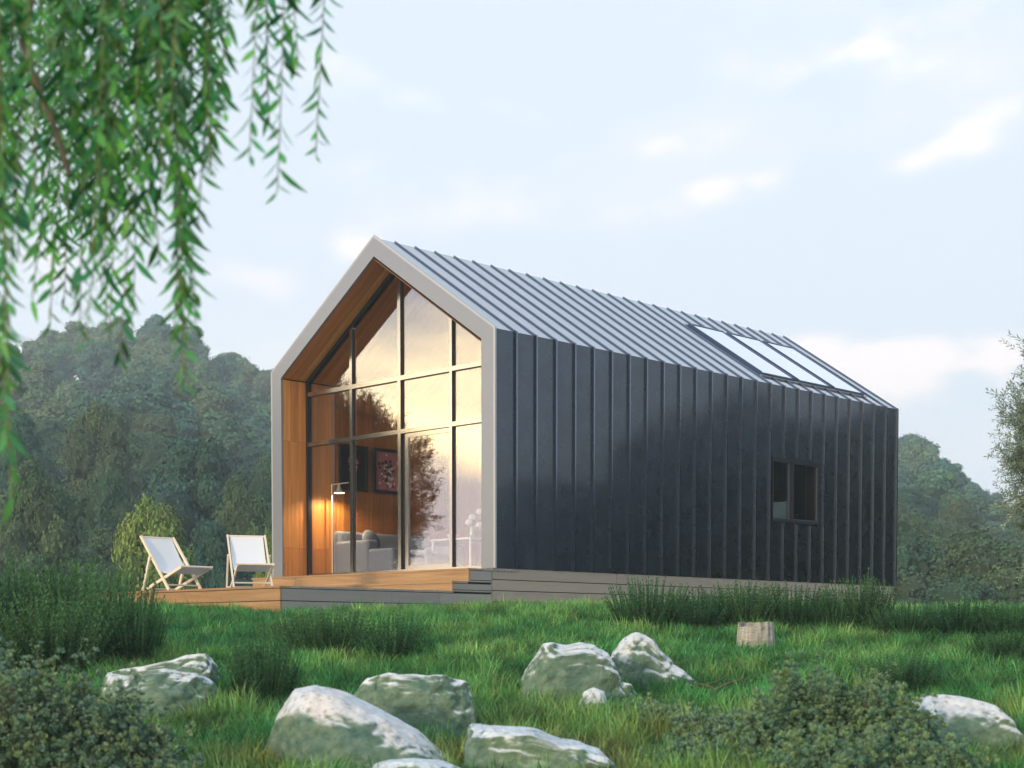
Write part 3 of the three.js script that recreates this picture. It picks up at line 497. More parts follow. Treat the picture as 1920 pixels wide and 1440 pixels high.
rock('ledge_rock', 'lower slab of the layered rock beside the shrub at left', [[185, 1290], [200, 1264], [250, 1268], [310, 1254], [360, 1262], [400, 1264], [410, 1290]], 1338, .36, 37, { amp: .3, ridge: .1, block: .62, flat: .25, moss: 1.15 });
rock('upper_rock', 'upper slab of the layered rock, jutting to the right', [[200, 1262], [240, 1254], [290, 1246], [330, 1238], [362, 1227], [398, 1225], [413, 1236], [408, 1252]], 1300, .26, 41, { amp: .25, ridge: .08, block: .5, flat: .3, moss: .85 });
rock('grey_stone', 'little bluish stone poking out of the low shrub', [[1322, 1378], [1335, 1364], [1350, 1366], [1368, 1376], [1380, 1392]], 1398, .1, 43, { amp: .2, block: .6, sink: .05, moss: .3 });
// weathered stump
{
  const g0 = groundAt(1417, 1223), m = sOf(g0.x, g0.z) / FPX, R = 34 * m, H = 56 * m, t = thing('tree_stump', 'weathered grey tree stump with a worn uneven top', 'stump', [g0.x, g0.y - .05, g0.z], -YAW);
  const shape = (r0, r1, y0, y1, inner) => {
    const g = new THREE.CylinderGeometry(r1, r0, y1 - y0, 64, 20, true).translate(0, (y0 + y1) / 2, 0), p = g.attributes.position, col = [];
    for (let i = 0; i < p.count; i++) { const x = p.getX(i), y = p.getY(i), z = p.getZ(i), a = Math.atan2(z, x), f = fbm(Math.cos(a) * 4, y * 3, Math.sin(a) * 4, 4), q = N3(Math.cos(a) * 9, y * 1.5, Math.sin(a) * 9), k = 1 + f * .16 + q * .06, notch = sstep(1.5, .3, Math.abs(a - 2.6)) * .14; const yy = y > y1 - .01 ? y - (y1 - y0) * (notch + .06 * f) : y; p.setXYZ(i, x * k, Math.min(yy, y1 * (1 - notch + .05 * f)), z * k); const c = clamp(.36 + f * .35 + q * .22, .06, .7), mo = clamp(f * 2 - .1) * .6; col.push(lerp(c, .13, mo) * (inner ? .6 : 1), lerp(c * .95, .17, mo) * (inner ? .6 : 1), lerp(c * .85, .05, mo) * (inner ? .5 : 1)); }
    g.setAttribute('color', new THREE.Float32BufferAttribute(col, 3)); g.computeVertexNormals(); return g;
  };
  part('bark', shape(R * 1.06, R * .92, 0, H + .05), MOSS, t);
  const ringG = new THREE.RingGeometry(.002, R * .97, 48, 6).rotateX(-Math.PI / 2).translate(0, H - .03, 0), p = ringG.attributes.position, col = []; for (let i = 0; i < p.count; i++) { const x = p.getX(i), z = p.getZ(i), r = Math.hypot(x, z) / R, f = fbm(x * 30, z * 30, 2, 3); p.setY(i, H * lerp(.86, .95, sstep(.3, .85, r)) + f * .02 - (sstep(1.5, .3, Math.abs(Math.atan2(z, x) - 2.6)) * .2 * H * sstep(.5, .9, r))); const c = clamp(.34 + f * .4, .05, .6); col.push(c, c * .95, c * .75); } ringG.setAttribute('color', new THREE.Float32BufferAttribute(col, 3)); ringG.computeVertexNormals(); part('cut_top', ringG, MOSS, t);
}

// ------------------------------------------------------------------ leaves: one flat or bent leaf, in the xy plane along +y
function leafGeo(len, wid, seg = 3, bend = .25, fold = .15) {
  const pos = [], idx = [], nrm = null;
  for (let i = 0; i <= seg; i++) { const t = i / seg, w = wid * .5 * Math.sin(Math.PI * Math.pow(t, .8)) , y = t * len, z = -bend * len * t * t; if (i === 0 || i === seg) pos.push(0, y, z); else pos.push(-w, y, z + fold * w, 0, y, z, w, y, z + fold * w); }
  for (let i = 0; i < seg; i++) { const a = i === 0 ? 0 : 1 + (i - 1) * 3, b = 1 + i * 3; if (i === 0) idx.push(0, 2, 1, 0, 3, 2); else if (i === seg - 1) idx.push(a, a + 1, b, a + 1, a + 2, b); else idx.push(a, a + 1, b, a + 1, b + 1, b, a + 1, a + 2, b + 1, a + 2, b + 2, b + 1); }
  const g = new THREE.BufferGeometry(); g.setAttribute('position', new THREE.Float32BufferAttribute(pos, 3)); g.setIndex(idx); g.computeVertexNormals(); return g;
}
// collects many copies of a small geometry into one, with a colour each
class Leaves {
  constructor() { this.pos = []; this.col = []; this.idx = []; }
  add(g, mat, c) { const p = g.attributes.position, v = new THREE.Vector3(), b = this.pos.length / 3, ix = g.index.array; for (let i = 0; i < p.count; i++) { v.fromBufferAttribute(p, i).applyMatrix4(mat); this.pos.push(v.x, v.y, v.z); this.col.push(c[0], c[1], c[2]); } for (let i = 0; i < ix.length; i++) this.idx.push(b + ix[i]); }
  quad(o, u, v, c) { const b = this.pos.length / 3; for (const [a, d] of [[-1, -1], [1, -1], [1, 1], [-1, 1]]) { this.pos.push(o.x + u.x * a + v.x * d, o.y + u.y * a + v.y * d, o.z + u.z * a + v.z * d); this.col.push(c[0], c[1], c[2]); } this.idx.push(b, b + 1, b + 2, b, b + 2, b + 3); }
  tri(a, b, c, col) { const k = this.pos.length / 3; this.pos.push(a.x, a.y, a.z, b.x, b.y, b.z, c.x, c.y, c.z); for (let i = 0; i < 3; i++) this.col.push(...col); this.idx.push(k, k + 1, k + 2); }
  geo() { const g = new THREE.BufferGeometry(); g.setAttribute('position', new THREE.Float32BufferAttribute(this.pos, 3)); g.setAttribute('color', new THREE.Float32BufferAttribute(this.col, 3)); g.setIndex(this.idx); g.computeVertexNormals(); return g; }
}
const leafMat = (o = {}) => phys({ vertexColors: true, roughness: .62, transmission: .3, thickness: 0, ior: 1.35, specularIntensity: .5, ...o });
M.leaf = leafMat(); M.crown = std({ vertexColors: true, roughness: .85 }); M.blade = phys({ vertexColors: true, roughness: .7, transmission: .35, thickness: 0, ior: 1.3, specularIntensity: .3 });
M.bark = std({ color: lin(.085, .068, .052), roughness: 1 }); M.twig = std({ color: lin(.14, .10, .065), roughness: .9 });
const basis = (dir, roll) => { const y = dir.clone().normalize(), a = Math.abs(y.y) > .9 ? V(1, 0, 0) : V(0, 1, 0), x = a.cross(y).normalize().applyAxisAngle(y, roll), z = new THREE.Vector3().crossVectors(x, y); return new THREE.Matrix4().makeBasis(x, y, z); };

// ------------------------------------------------------------------ forest trees: a unit-high crown on a limbed trunk
function forestTree(sd, width, leaf, count, tone, low = .12, lobes = 16) {
  seed(sd);
  const L = new Leaves(), list = [], trunk = [rod(V(0, -.12, 0), V(.01, .5, .01), .022, .012, 8)];
  for (let i = 0; i < lobes; i++) {
    const h = low + .08 + (1 - low - .16) * Math.pow((i + .5) / lobes, .85), env = Math.sin(Math.PI * clamp(Math.pow((h - low * .6) / (1.03 - low * .6), .8), 0, 1)), a = i * 2.4 + rr(-.5, .5), r = width * .5 * env * rr(.35, .78), s = width * rr(.14, .23) * (.65 + .45 * env);
    const c = V(Math.cos(a) * r, h + rr(-.03, .03), Math.sin(a) * r); list.push([c, s, rr(.78, 1.22), rr(-.5, .5)]); trunk.push(rod(V(0, Math.min(h - .1, .45) * rr(.55, .95), 0), c, .011, .004, 5));
  }
  for (const [c, s, tn] of list) { const g = new THREE.IcosahedronGeometry(1, 2), p = g.attributes.position, ix = [...Array(p.count).keys()]; for (let i = 0; i < p.count; i++) { const d = V(p.getX(i), p.getY(i), p.getZ(i)), q = s * .84 * (1 + .5 * N3(d.x * 2.6 + c.x * 40, d.y * 2.6 + c.y * 40, d.z * 2.6)); p.setXYZ(i, d.x * q, d.y * q * .78, d.z * q); } g.setIndex(ix); L.add(g, new THREE.Matrix4().setPosition(c), tone.map((q) => q * .5 * tn)); }  // added dark core in each lobe blocks light; inner shade is coloured in
  for (let i = 0; i < count; i++) {
    const [c, s, tn, wm] = list[Math.floor(rnd() * lobes)], d = onSphere(); if (d.y < -.3 && rnd() < .6) d.y *= -1;
    const rough = 1 + .5 * N3(d.x * 2.6 + c.x * 40, d.y * 2.6 + c.y * 40, d.z * 2.6), p = c.clone().addScaledVector(d.clone().multiply(V(1, .78, 1)), s * rough * (rnd() < .85 ? rr(.86, 1.04) : rr(.5, .9)));
    if (p.y < low * .55) continue;
    const nd = d.clone().addScaledVector(onSphere(), .62).add(V(0, .2, 0)).normalize(), b = basis(nd, rr(0, 6.28)), u = new THREE.Vector3().setFromMatrixColumn(b, 0), v = new THREE.Vector3().setFromMatrixColumn(b, 2), z = leaf * rr(.6, 1.3);
    const k = tn * rr(.75, 1.25), w = 1 + .35 * wm;
    L.quad(p, u.multiplyScalar(z * .75), v.multiplyScalar(z * .5), [tone[0] * k * w, tone[1] * k, tone[2] * k * (1 - .25 * wm)]);
  }
  return { crown: L.geo(), trunk: merge(trunk) };
}
const tones = { olive: [.076, .152, .060], blue: [.038, .118, .074], mid: [.053, .134, .060], yellow: [.155, .255, .052], brown: [.086, .142, .058] };
const dim = (t) => t.map((c) => c * .8), lift = (t) => [t[0] * 1.25, t[1] * 1.2, t[2] * 1.35];  // lift: paler, bluer far foliage, haze and hill sunlight put into the colour
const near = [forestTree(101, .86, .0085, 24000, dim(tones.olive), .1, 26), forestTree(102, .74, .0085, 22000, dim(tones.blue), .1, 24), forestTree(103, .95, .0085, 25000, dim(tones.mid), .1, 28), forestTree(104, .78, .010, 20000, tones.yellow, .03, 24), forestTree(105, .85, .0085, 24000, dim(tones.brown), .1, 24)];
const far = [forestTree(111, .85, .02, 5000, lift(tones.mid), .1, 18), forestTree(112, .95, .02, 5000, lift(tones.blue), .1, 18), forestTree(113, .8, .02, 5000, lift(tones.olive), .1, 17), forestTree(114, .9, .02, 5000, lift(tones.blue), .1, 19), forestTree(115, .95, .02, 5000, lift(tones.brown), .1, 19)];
const protos = new Map();
function plantTree(v, x, z, top, wid, turn, name, label, group) {
  const y = ground(x, z) - .3, h = top - y;
  let t;
  if (protos.has(v)) { t = protos.get(v).clone(); t.name = numbered(name); scene.add(t); tag(t, label, 'tree', group); } else { t = thing(name, label, 'tree', [0, 0, 0], 0, group); part('crown', v.crown, M.crown, t); part('trunk', v.trunk, M.bark, t); protos.set(v, t); }
  t.position.set(x, y, z); t.rotation.y = turn; t.scale.set(h * wid, h, h * wid); return t;
}
function treeAt(v, px, pyTop, depth, pw, name, label, group) { const p = at(px, pyTop, depth), y = ground(p.x, p.z) - .3, h = p.y - y, want = pw / FPX * depth, base = { 0: .86, 1: .74, 2: .95, 3: .66, 4: .85 }[near.indexOf(v)] ?? .9; return plantTree(v, p.x, p.z, p.y, want / (h * base), rr(0, 6.28), name, label, group); }
seed(120);
treeAt(near[3], 288, 924, 50, 165, 'young_tree', 'small yellow green tree behind the left deck chair');
treeAt(near[0], 75, 880, 60, 230, 'round_tree', 'round dull olive tree low at the left edge');
treeAt(near[4], 178, 752, 84, 200, 'tall_tree', 'tall brownish olive tree rising above its neighbours at left');
treeAt(near[1], 362, 806, 78, 240, 'dark_tree', 'broad dark bluish green tree above the yellow green one');
treeAt(near[0], 462, 905, 64, 190, 'olive_tree', 'olive coloured tree right beside the glazed front of the house');
treeAt(near[1], 30, 762, 88, 200, 'bluish_tree', 'bluish tree at the left edge under the far ridge');
treeAt(near[2], 200, 880, 70, 180, 'shaded_tree', 'deep green tree between the round olive tree and the yellow one');
treeAt(near[1], 395, 960, 57, 160, 'low_tree', 'low shadowy tree behind the right deck chair');
treeAt(near[2], 520, 850, 86, 170, 'edge_tree', 'grey green tree half hidden by the left edge of the house');
treeAt(near[3], 505, 985, 50, 60, 'slim_tree', 'slim yellow green tree touching the left edge of the house');
treeAt(near[0], 1865, 1030, 92, 170, 'misty_tree', 'round misty olive tree at lower right by the frame edge');
treeAt(near[2], 1735, 985, 98, 150, 'misty_tree', 'misty tree right beside the far corner of the house');
treeAt(near[4], 1800, 935, 112, 130, 'misty_tree', 'misty tree in the middle of the right hand slope, above the round one');
treeAt(near[1], 1700, 905, 120, 140, 'misty_tree', 'bluish misty tree meeting the metal wall halfway up');
{
  const rows = [[62, 3.6], [72, 3.8], [82, 4.2], [94, 4.6], [108, 5], [124, 5.2], [142, 5.6], [162, 6], [185, 6.4], [210, 6.8], [236, 7], [262, 7]];
  seed(130);
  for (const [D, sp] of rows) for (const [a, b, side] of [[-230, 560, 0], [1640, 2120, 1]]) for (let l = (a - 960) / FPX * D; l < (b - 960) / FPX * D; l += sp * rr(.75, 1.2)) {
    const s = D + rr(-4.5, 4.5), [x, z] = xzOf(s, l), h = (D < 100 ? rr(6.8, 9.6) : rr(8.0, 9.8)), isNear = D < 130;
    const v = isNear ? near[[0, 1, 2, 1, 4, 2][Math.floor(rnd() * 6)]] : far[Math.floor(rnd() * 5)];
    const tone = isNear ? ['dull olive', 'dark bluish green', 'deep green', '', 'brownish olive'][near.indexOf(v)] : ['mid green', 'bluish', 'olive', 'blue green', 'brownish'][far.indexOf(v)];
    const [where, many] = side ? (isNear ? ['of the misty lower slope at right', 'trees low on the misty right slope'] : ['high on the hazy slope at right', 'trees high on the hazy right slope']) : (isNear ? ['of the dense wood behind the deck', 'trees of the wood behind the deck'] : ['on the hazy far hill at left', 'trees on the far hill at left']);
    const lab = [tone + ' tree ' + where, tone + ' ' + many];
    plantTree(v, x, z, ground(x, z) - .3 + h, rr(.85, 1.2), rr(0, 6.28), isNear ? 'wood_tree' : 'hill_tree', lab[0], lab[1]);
  }
  // unseen wood at right; near black tone puts shade into the wall mirror
  const toned = [forestTree(141, .62, .012, 15000, [.012, .024, .015], .02, 24), forestTree(142, .72, .012, 15000, [.010, .021, .014], .02, 24)];
  for (const [x, z, h] of [[46, 20, 12], [54, 27, 13], [42, 26, 11], [62, 38, 14], [37, 16, 9], [50, 36, 12], [66, 30, 14], [32, 13, 8], [35, 20, 8], [39, 23, 9], [44, 33, 10], [40, 38, 8], [31, 27, 6], [36, 34, 7], [50, 44, 9], [56, 20, 13], [25, 9, 5.6], [28, 13, 6.4], [23.5, 13, 4.6], [31, 9.5, 7], [27, 18, 5.2], [34, 24, 7], [29, 22, 5.4], [38, 29, 8]]) plantTree(toned[Math.floor(rr(0, 2))], x, z, ground(x, z) + h, 1.15, rr(0, 6), 'mirrored_tree', 'dark evergreen tree mirrored in the metal wall, shade put into its colour', 'trees mirrored in the metal wall');
}

// ------------------------------------------------------------------ feathery trees: sprigs of narrow leaves on branches
function sprig(len, n, leafLen, leafW, tone, sd, spread = .7) { seed(sd); const L = new Leaves(), g = leafGeo(leafLen, leafW, 2, .15, .2); for (let i = 0; i < n; i++) { const t = (i + .5) / n, d = V(Math.cos(i * 2.4) * spread, .75, Math.sin(i * 2.4) * spread), k = rr(.7, 1.3); L.add(g, basis(d, rr(0, 6)).setPosition(0, t * len, 0), tone.map((c) => c * k)); } L.tri(V(-.002, 0, 0), V(.002, 0, 0), V(0, len, 0), [.06, .05, .03]); return L.geo(); }
function featherTree(t, spec) { // spec: height, centre height, radii, sprigs, sprig geometries
  seed(spec.seed);
  const trunk = [rod(V(0, -.3, 0), V(.1, spec.h * .35, .05), spec.r, spec.r * .7, 10), rod(V(.1, spec.h * .35, .05), V(0, spec.h * .8, .1), spec.r * .7, spec.r * .2, 8)], mats = spec.sprigs.map(() => []), limbs = [];
  for (let i = 0; i < spec.limbs; i++) { const d = onSphere(); d.y = d.y * .8 + .12; const e = V(0, spec.c, 0).add(d.multiply(V(spec.rx, spec.ry, spec.rx)).multiplyScalar(rr(.6, .95))), s = V(rr(-.05, .05), lerp(spec.h * .2, spec.h * .75, rnd()), rr(-.05, .05)); limbs.push([s, e]); trunk.push(rod(s, e, spec.r * .22, .006, 5)); }
  for (let i = 0; i < spec.count; i++) { const [s, e] = limbs[Math.floor(rnd() * limbs.length)], t0 = Math.pow(rnd(), .6), p = s.clone().lerp(e, clamp(.35 + .7 * t0)), j = onSphere().multiplyScalar(spec.jit * rr(.3, 1)); p.add(j); const d = e.clone().sub(s).normalize().multiplyScalar(.6).add(onSphere().multiplyScalar(.8)).add(V(0, spec.lift, 0)), k = Math.floor(rnd() * mats.length), z = rr(.75, 1.25); mats[k].push(basis(d, rr(0, 6)).scale(V(z, z, z)).setPosition(p)); }
  part('trunk', merge(trunk), M.bark, t);
  mats.forEach((list, k) => { const im = new THREE.InstancedMesh(spec.sprigs[k], M.leaf, list.length); list.forEach((m, i) => im.setMatrixAt(i, m)); im.name = 'crown'; im.castShadow = true; stuffPart(im); t.add(im); });
}
{
  const sp = [sprig(.22, 16, .055, .012, [.24, .32, .22], 201), sprig(.25, 18, .06, .014, [.21, .29, .22], 202), sprig(.2, 15, .05, .015, [.28, .34, .24], 203)];
  const p = at(1990, 900, 17.5), t = thing('olive_branch_tree', 'grey green feathery tree reaching in at the right edge', 'tree', [p.x, ground(p.x, p.z), p.z]);
  featherTree(t, { seed: 210, h: 4.4, c: 1.72, rx: .74, ry: 2.1, r: .07, limbs: 64, count: 2300, sprigs: sp, jit: .17, lift: .25 });
  const sp2 = [sprig(.3, 16, .09, .02, [.045, .055, .025], 205), sprig(.34, 18, .09, .02, [.04, .05, .025], 206)];
  const q = thing('leafy_tree', 'dark leafy tree whose silhouette is reflected in the glazed front', 'tree', [-9.6, ground(-9.6, -16.7) - .1, -16.7]);
  featherTree(q, { seed: 211, h: 7.4, c: 3.35, rx: 2.5, ry: 3.9, r: .12, limbs: 200, count: 16000, sprigs: sp2, jit: .36, lift: .5 });
}

// ------------------------------------------------------------------ tall feathery plants in the meadow
function tuftBush(sd, stems, tone) {
  seed(sd); const L = new Leaves(), st = [];
  for (let i = 0; i < stems; i++) {
    const a = rr(0, 6.28), r0 = Math.sqrt(rnd()) * .28, lean = r0 * rr(.5, 1.3), H = (1 - r0 * .8) * rr(.5, 1.15), b = V(Math.cos(a) * r0, -.05, Math.sin(a) * r0), tip = V(Math.cos(a) * (r0 + lean * .7) + rr(-.06, .06), H, Math.sin(a) * (r0 + lean * .7) + rr(-.06, .06)), c = b.clone().lerp(tip, .5).add(V(0, .08, 0)), cv = new THREE.QuadraticBezierCurve3(b, c, tip);
    const k0 = rr(.7, 1.3), n = Math.round(46 * H);
    for (let j = 0; j < n; j++) { const t = .12 + .88 * (j + .5) / n, p = cv.getPoint(t), d = V(Math.cos(j * 2.4 + a) , rr(1.3, 2.8), Math.sin(j * 2.4 + a)).normalize(), l = rr(.045, .085) * (1.1 - .55 * t), s = V(-d.z, 0, d.x).normalize().multiplyScalar(.0075), e = p.clone().addScaledVector(d, l), k = k0 * rr(.7, 1.25) * lerp(.6, 1.45, t); L.tri(p.clone().add(s), p.clone().sub(s), e, tone.map((q) => q * k)); }
    const s = V(.004, 0, .004); L.tri(b.clone().add(s), b.clone().sub(s), tip, tone.map((q) => q * .8));
  }
  return L.geo();
}
const bushGeo = [tuftBush(301, 240, [.062, .155, .062]), tuftBush(302, 270, [.052, .135, .058]), tuftBush(303, 220, [.072, .165, .062]), tuftBush(304, 190, [.056, .148, .058]), tuftBush(305, 250, [.066, .15, .055])];
const bushes = [];
function bush(px, by, top, wpx, name, label, sd) {
  const p = groundAt(px, by), s = sOf(p.x, p.z), h = (by - top) / FPX * s, w = wpx / FPX * s, t = thing(name, label, 'plant', [p.x, p.y - .03, p.z], sd);
  t.scale.set(w * 1.05, h * (by < 1190 ? 1.04 : 1.06), w * 1.05); stuffPart(part('foliage', bushGeo[sd % 5], M.blade, t)); bushes.push([p.x, p.z, w * .3]); return t;
}
bush(40, 1215, 1060, 250, 'tall_bush', 'tall dark feathery bush at the far left edge', 1); bush(135, 1225, 1050, 230, 'tall_bush', 'tall feathery bush left of the deck, second from the left edge', 2);
bush(215, 1235, 1075, 200, 'tall_bush', 'feathery bush in front of the left end of the deck', 3); bush(90, 1265, 1120, 260, 'tall_bush', 'low front clump of feathery bush above the left shrub', 4); bush(255, 1245, 1120, 130, 'tall_bush', 'small feathery clump above the layered rock', 5);
bush(495, 1318, 1185, 150, 'rush_clump', 'dark upright clump left of the smooth boulder', 6); bush(615, 1232, 1140, 190, 'rush_clump', 'feathery clump in the meadow under the deck corner', 7); bush(730, 1236, 1150, 170, 'rush_clump', 'feathery clump in the meadow right of the deck corner clump', 8); bush(560, 1222, 1150, 130, 'rush_clump', 'smaller clump in the meadow at left of the deck corner clump', 9);
bush(1215, 1180, 1085, 170, 'wall_bush', 'feathery bush against the plinth, first from the left', 10); bush(1300, 1178, 1105, 150, 'wall_bush', 'low feathery bush against the plinth, second from the left', 11); bush(1390, 1176, 1088, 170, 'wall_bush', 'feathery bush against the plinth, third from the left', 12); bush(1490, 1176, 1095, 190, 'wall_bush', 'feathery bush against the plinth, fourth from the left', 13); bush(1615, 1180, 1080, 160, 'wall_bush', 'tall feathery bush at the far corner of the plinth', 14);
bush(1560, 1182, 1112, 130, 'wall_bush', 'small feathery bush between the two right hand plinth bushes', 18); bush(1700, 1192, 1130, 170, 'meadow_bush', 'low green bush just right of the house corner', 15); bush(1800, 1196, 1125, 170, 'meadow_bush', 'green bush in front of the misty trees at right', 16); bush(1890, 1200, 1130, 150, 'meadow_bush', 'green bush at the right edge under the feathery tree', 17);
bush(1885, 1245, 1180, 170, 'meadow_bush', 'dark bush at the right edge of the meadow, nearer the camera', 19); bush(1690, 1292, 1225, 190, 'meadow_bush', 'dark grassy clump above the leafy shrub at right', 20); bush(1060, 1355, 1318, 170, 'meadow_bush', 'low dark clump below the small round stone', 21);

// ------------------------------------------------------------------ leafy shrubs
function rosette(sd, tone) { seed(sd); const L = new Leaves(), g = leafGeo(.027, .017, 3, .25, .25); for (let i = 0; i < 11; i++) { const a = i * 2.4, up = lerp(.15, 1.6, i / 11), k = rr(.7, 1.35), d = V(Math.cos(a), up, Math.sin(a)); L.add(g, basis(d, rr(-.6, .6)).setPosition(d.clone().multiplyScalar(.004)), tone.map((c) => c * k)); } for (let i = 0; i < 5; i++) { const a = rr(0, 6), d = V(Math.cos(a), rr(-.2, .6), Math.sin(a)), k = rr(.5, 1); L.add(g, basis(d, rr(-1, 1)).setPosition(0, -.03 - .02 * i, 0), tone.map((c) => c * k)); } return L.geo(); }
function shrub(label, name, mounds, count, tone, sd, off) {
  const rs = [rosette(sd, tone), rosette(sd + 1, tone.map((c, i) => c * [.85, .95, 1.1][i])), rosette(sd + 2, tone.map((c, i) => c * [1.2, 1.12, .9][i]))], first = groundAt(mounds[0][0], mounds[0][1]), t = thing(name, label, 'shrub', [first.x, first.y, first.z]); seed(sd + 9);
  const ms = mounds.map(([px, by, top, wpx]) => { const p = groundAt(px, by), s = sOf(p.x, p.z); return [p.sub(first), (by - top) * .78 / FPX * s, wpx * .9 / 2 / FPX * s]; }), vol = ms.map((m) => m[1] * m[2]), tot = vol.reduce((a, b) => a + b), lists = [[], [], []], twigs = [];
  ms.forEach(([c, h, w], k) => {
    const n = Math.round(count * vol[k] / tot);
    for (let i = 0; i < n; i++) {
      const d = onSphere(); d.y = Math.abs(d.y); const rg = 1 + .6 * N3(d.x * 3 + k * 7, d.y * 3, d.z * 3) + .45 * N3(d.x * 8, d.y * 8 + k, d.z * 8), q = rnd() < .6 ? rr(.8, 1.08) : rnd() < .25 ? rr(1.0, 1.3) : rr(.4, .95), p = c.clone().add(V(d.x * w * rg * q, d.y * h * rg * q, d.z * w * .8 * rg * q)), dir = d.clone().addScaledVector(onSphere(), .55).add(V(0, .35, 0)), z = rr(.7, 1.35);
      lists[Math.floor(rnd() * 3)].push(basis(dir, rr(0, 6)).scale(V(z, z, z)).setPosition(p)); if (i % 12 === 0) twigs.push(rod(c.clone().add(V(d.x * w * .1, 0, d.z * w * .1)), p, .006, .0025, 4));
    }
  });
  part('stems', merge(twigs), M.twig, t);
  lists.forEach((l, k) => { const im = new THREE.InstancedMesh(rs[k], M.leaf, l.length); l.forEach((m, i) => im.setMatrixAt(i, m)); im.name = 'foliage'; im.castShadow = true; stuffPart(im); t.add(im); });
}
shrub('dense small leaved shrub filling the lower left corner', 'leafy_shrub', [[80, 1470, 1235, 260], [190, 1480, 1270, 230], [-20, 1450, 1225, 200], [250, 1500, 1340, 200], [330, 1510, 1420, 150]], 6500, [.20, .31, .20], 401);
shrub('wide small leaved shrub at lower right with pale leaves', 'leafy_shrub', [[1500, 1430, 1250, 190], [1600, 1440, 1255, 210], [1690, 1450, 1300, 180], [1440, 1450, 1310, 170], [1560, 1490, 1370, 300], [1760, 1490, 1385, 200], [1690, 1480, 1370, 220]], 8500, [.205, .335, .195], 411);
shrub('low creeping shrub with tiny leaves around the little bluish stone', 'leafy_shrub', [[1250, 1375, 1322, 160], [1330, 1400, 1335, 190], [1400, 1420, 1345, 170], [1190, 1350, 1312, 110], [1310, 1440, 1385, 200]], 2800, [.20, .32, .21], 421);
// fallen sticks
{
  seed(431);
  for (const [a, b, l] of [[[1170, 1276], [1192, 1270], 'short dry stick behind the small mossy rock'], [[1232, 1272], [1275, 1262], 'dry stick lying across the pointed rock'], [[1300, 1288], [1345, 1306], 'dry twig beside the forked branch'], [[1330, 1304], [1392, 1288], 'forked dead branch lying on the grass by the creeping shrub'], [[1096, 1348], [1135, 1344], 'dry stick in the grass below the round white stone'], [[1165, 1405], [1190, 1408], 'dark stick end in the grass near the jagged rock']]) {
    const p = groundAt(a[0], a[1] + 6), q = groundAt(b[0], b[1] + 6), t = thing('dead_stick', l, 'stick', [p.x, p.y + .05, p.z]), e = q.clone().sub(p), m = e.clone().multiplyScalar(.55).add(V(rr(-.02, .02), .04, rr(-.02, .02)));
    part('wood', merge([rod(V(0, 0, 0), m, .013, .011, 6), rod(m, e.add(V(0, .03, 0)), .011, .006, 6)]), M.twig, t); if (l.includes('branch')) part('fork', rod(m, m.clone().add(V(.16, .05, .06)), .008, .004, 5), M.twig, t);
  }
}

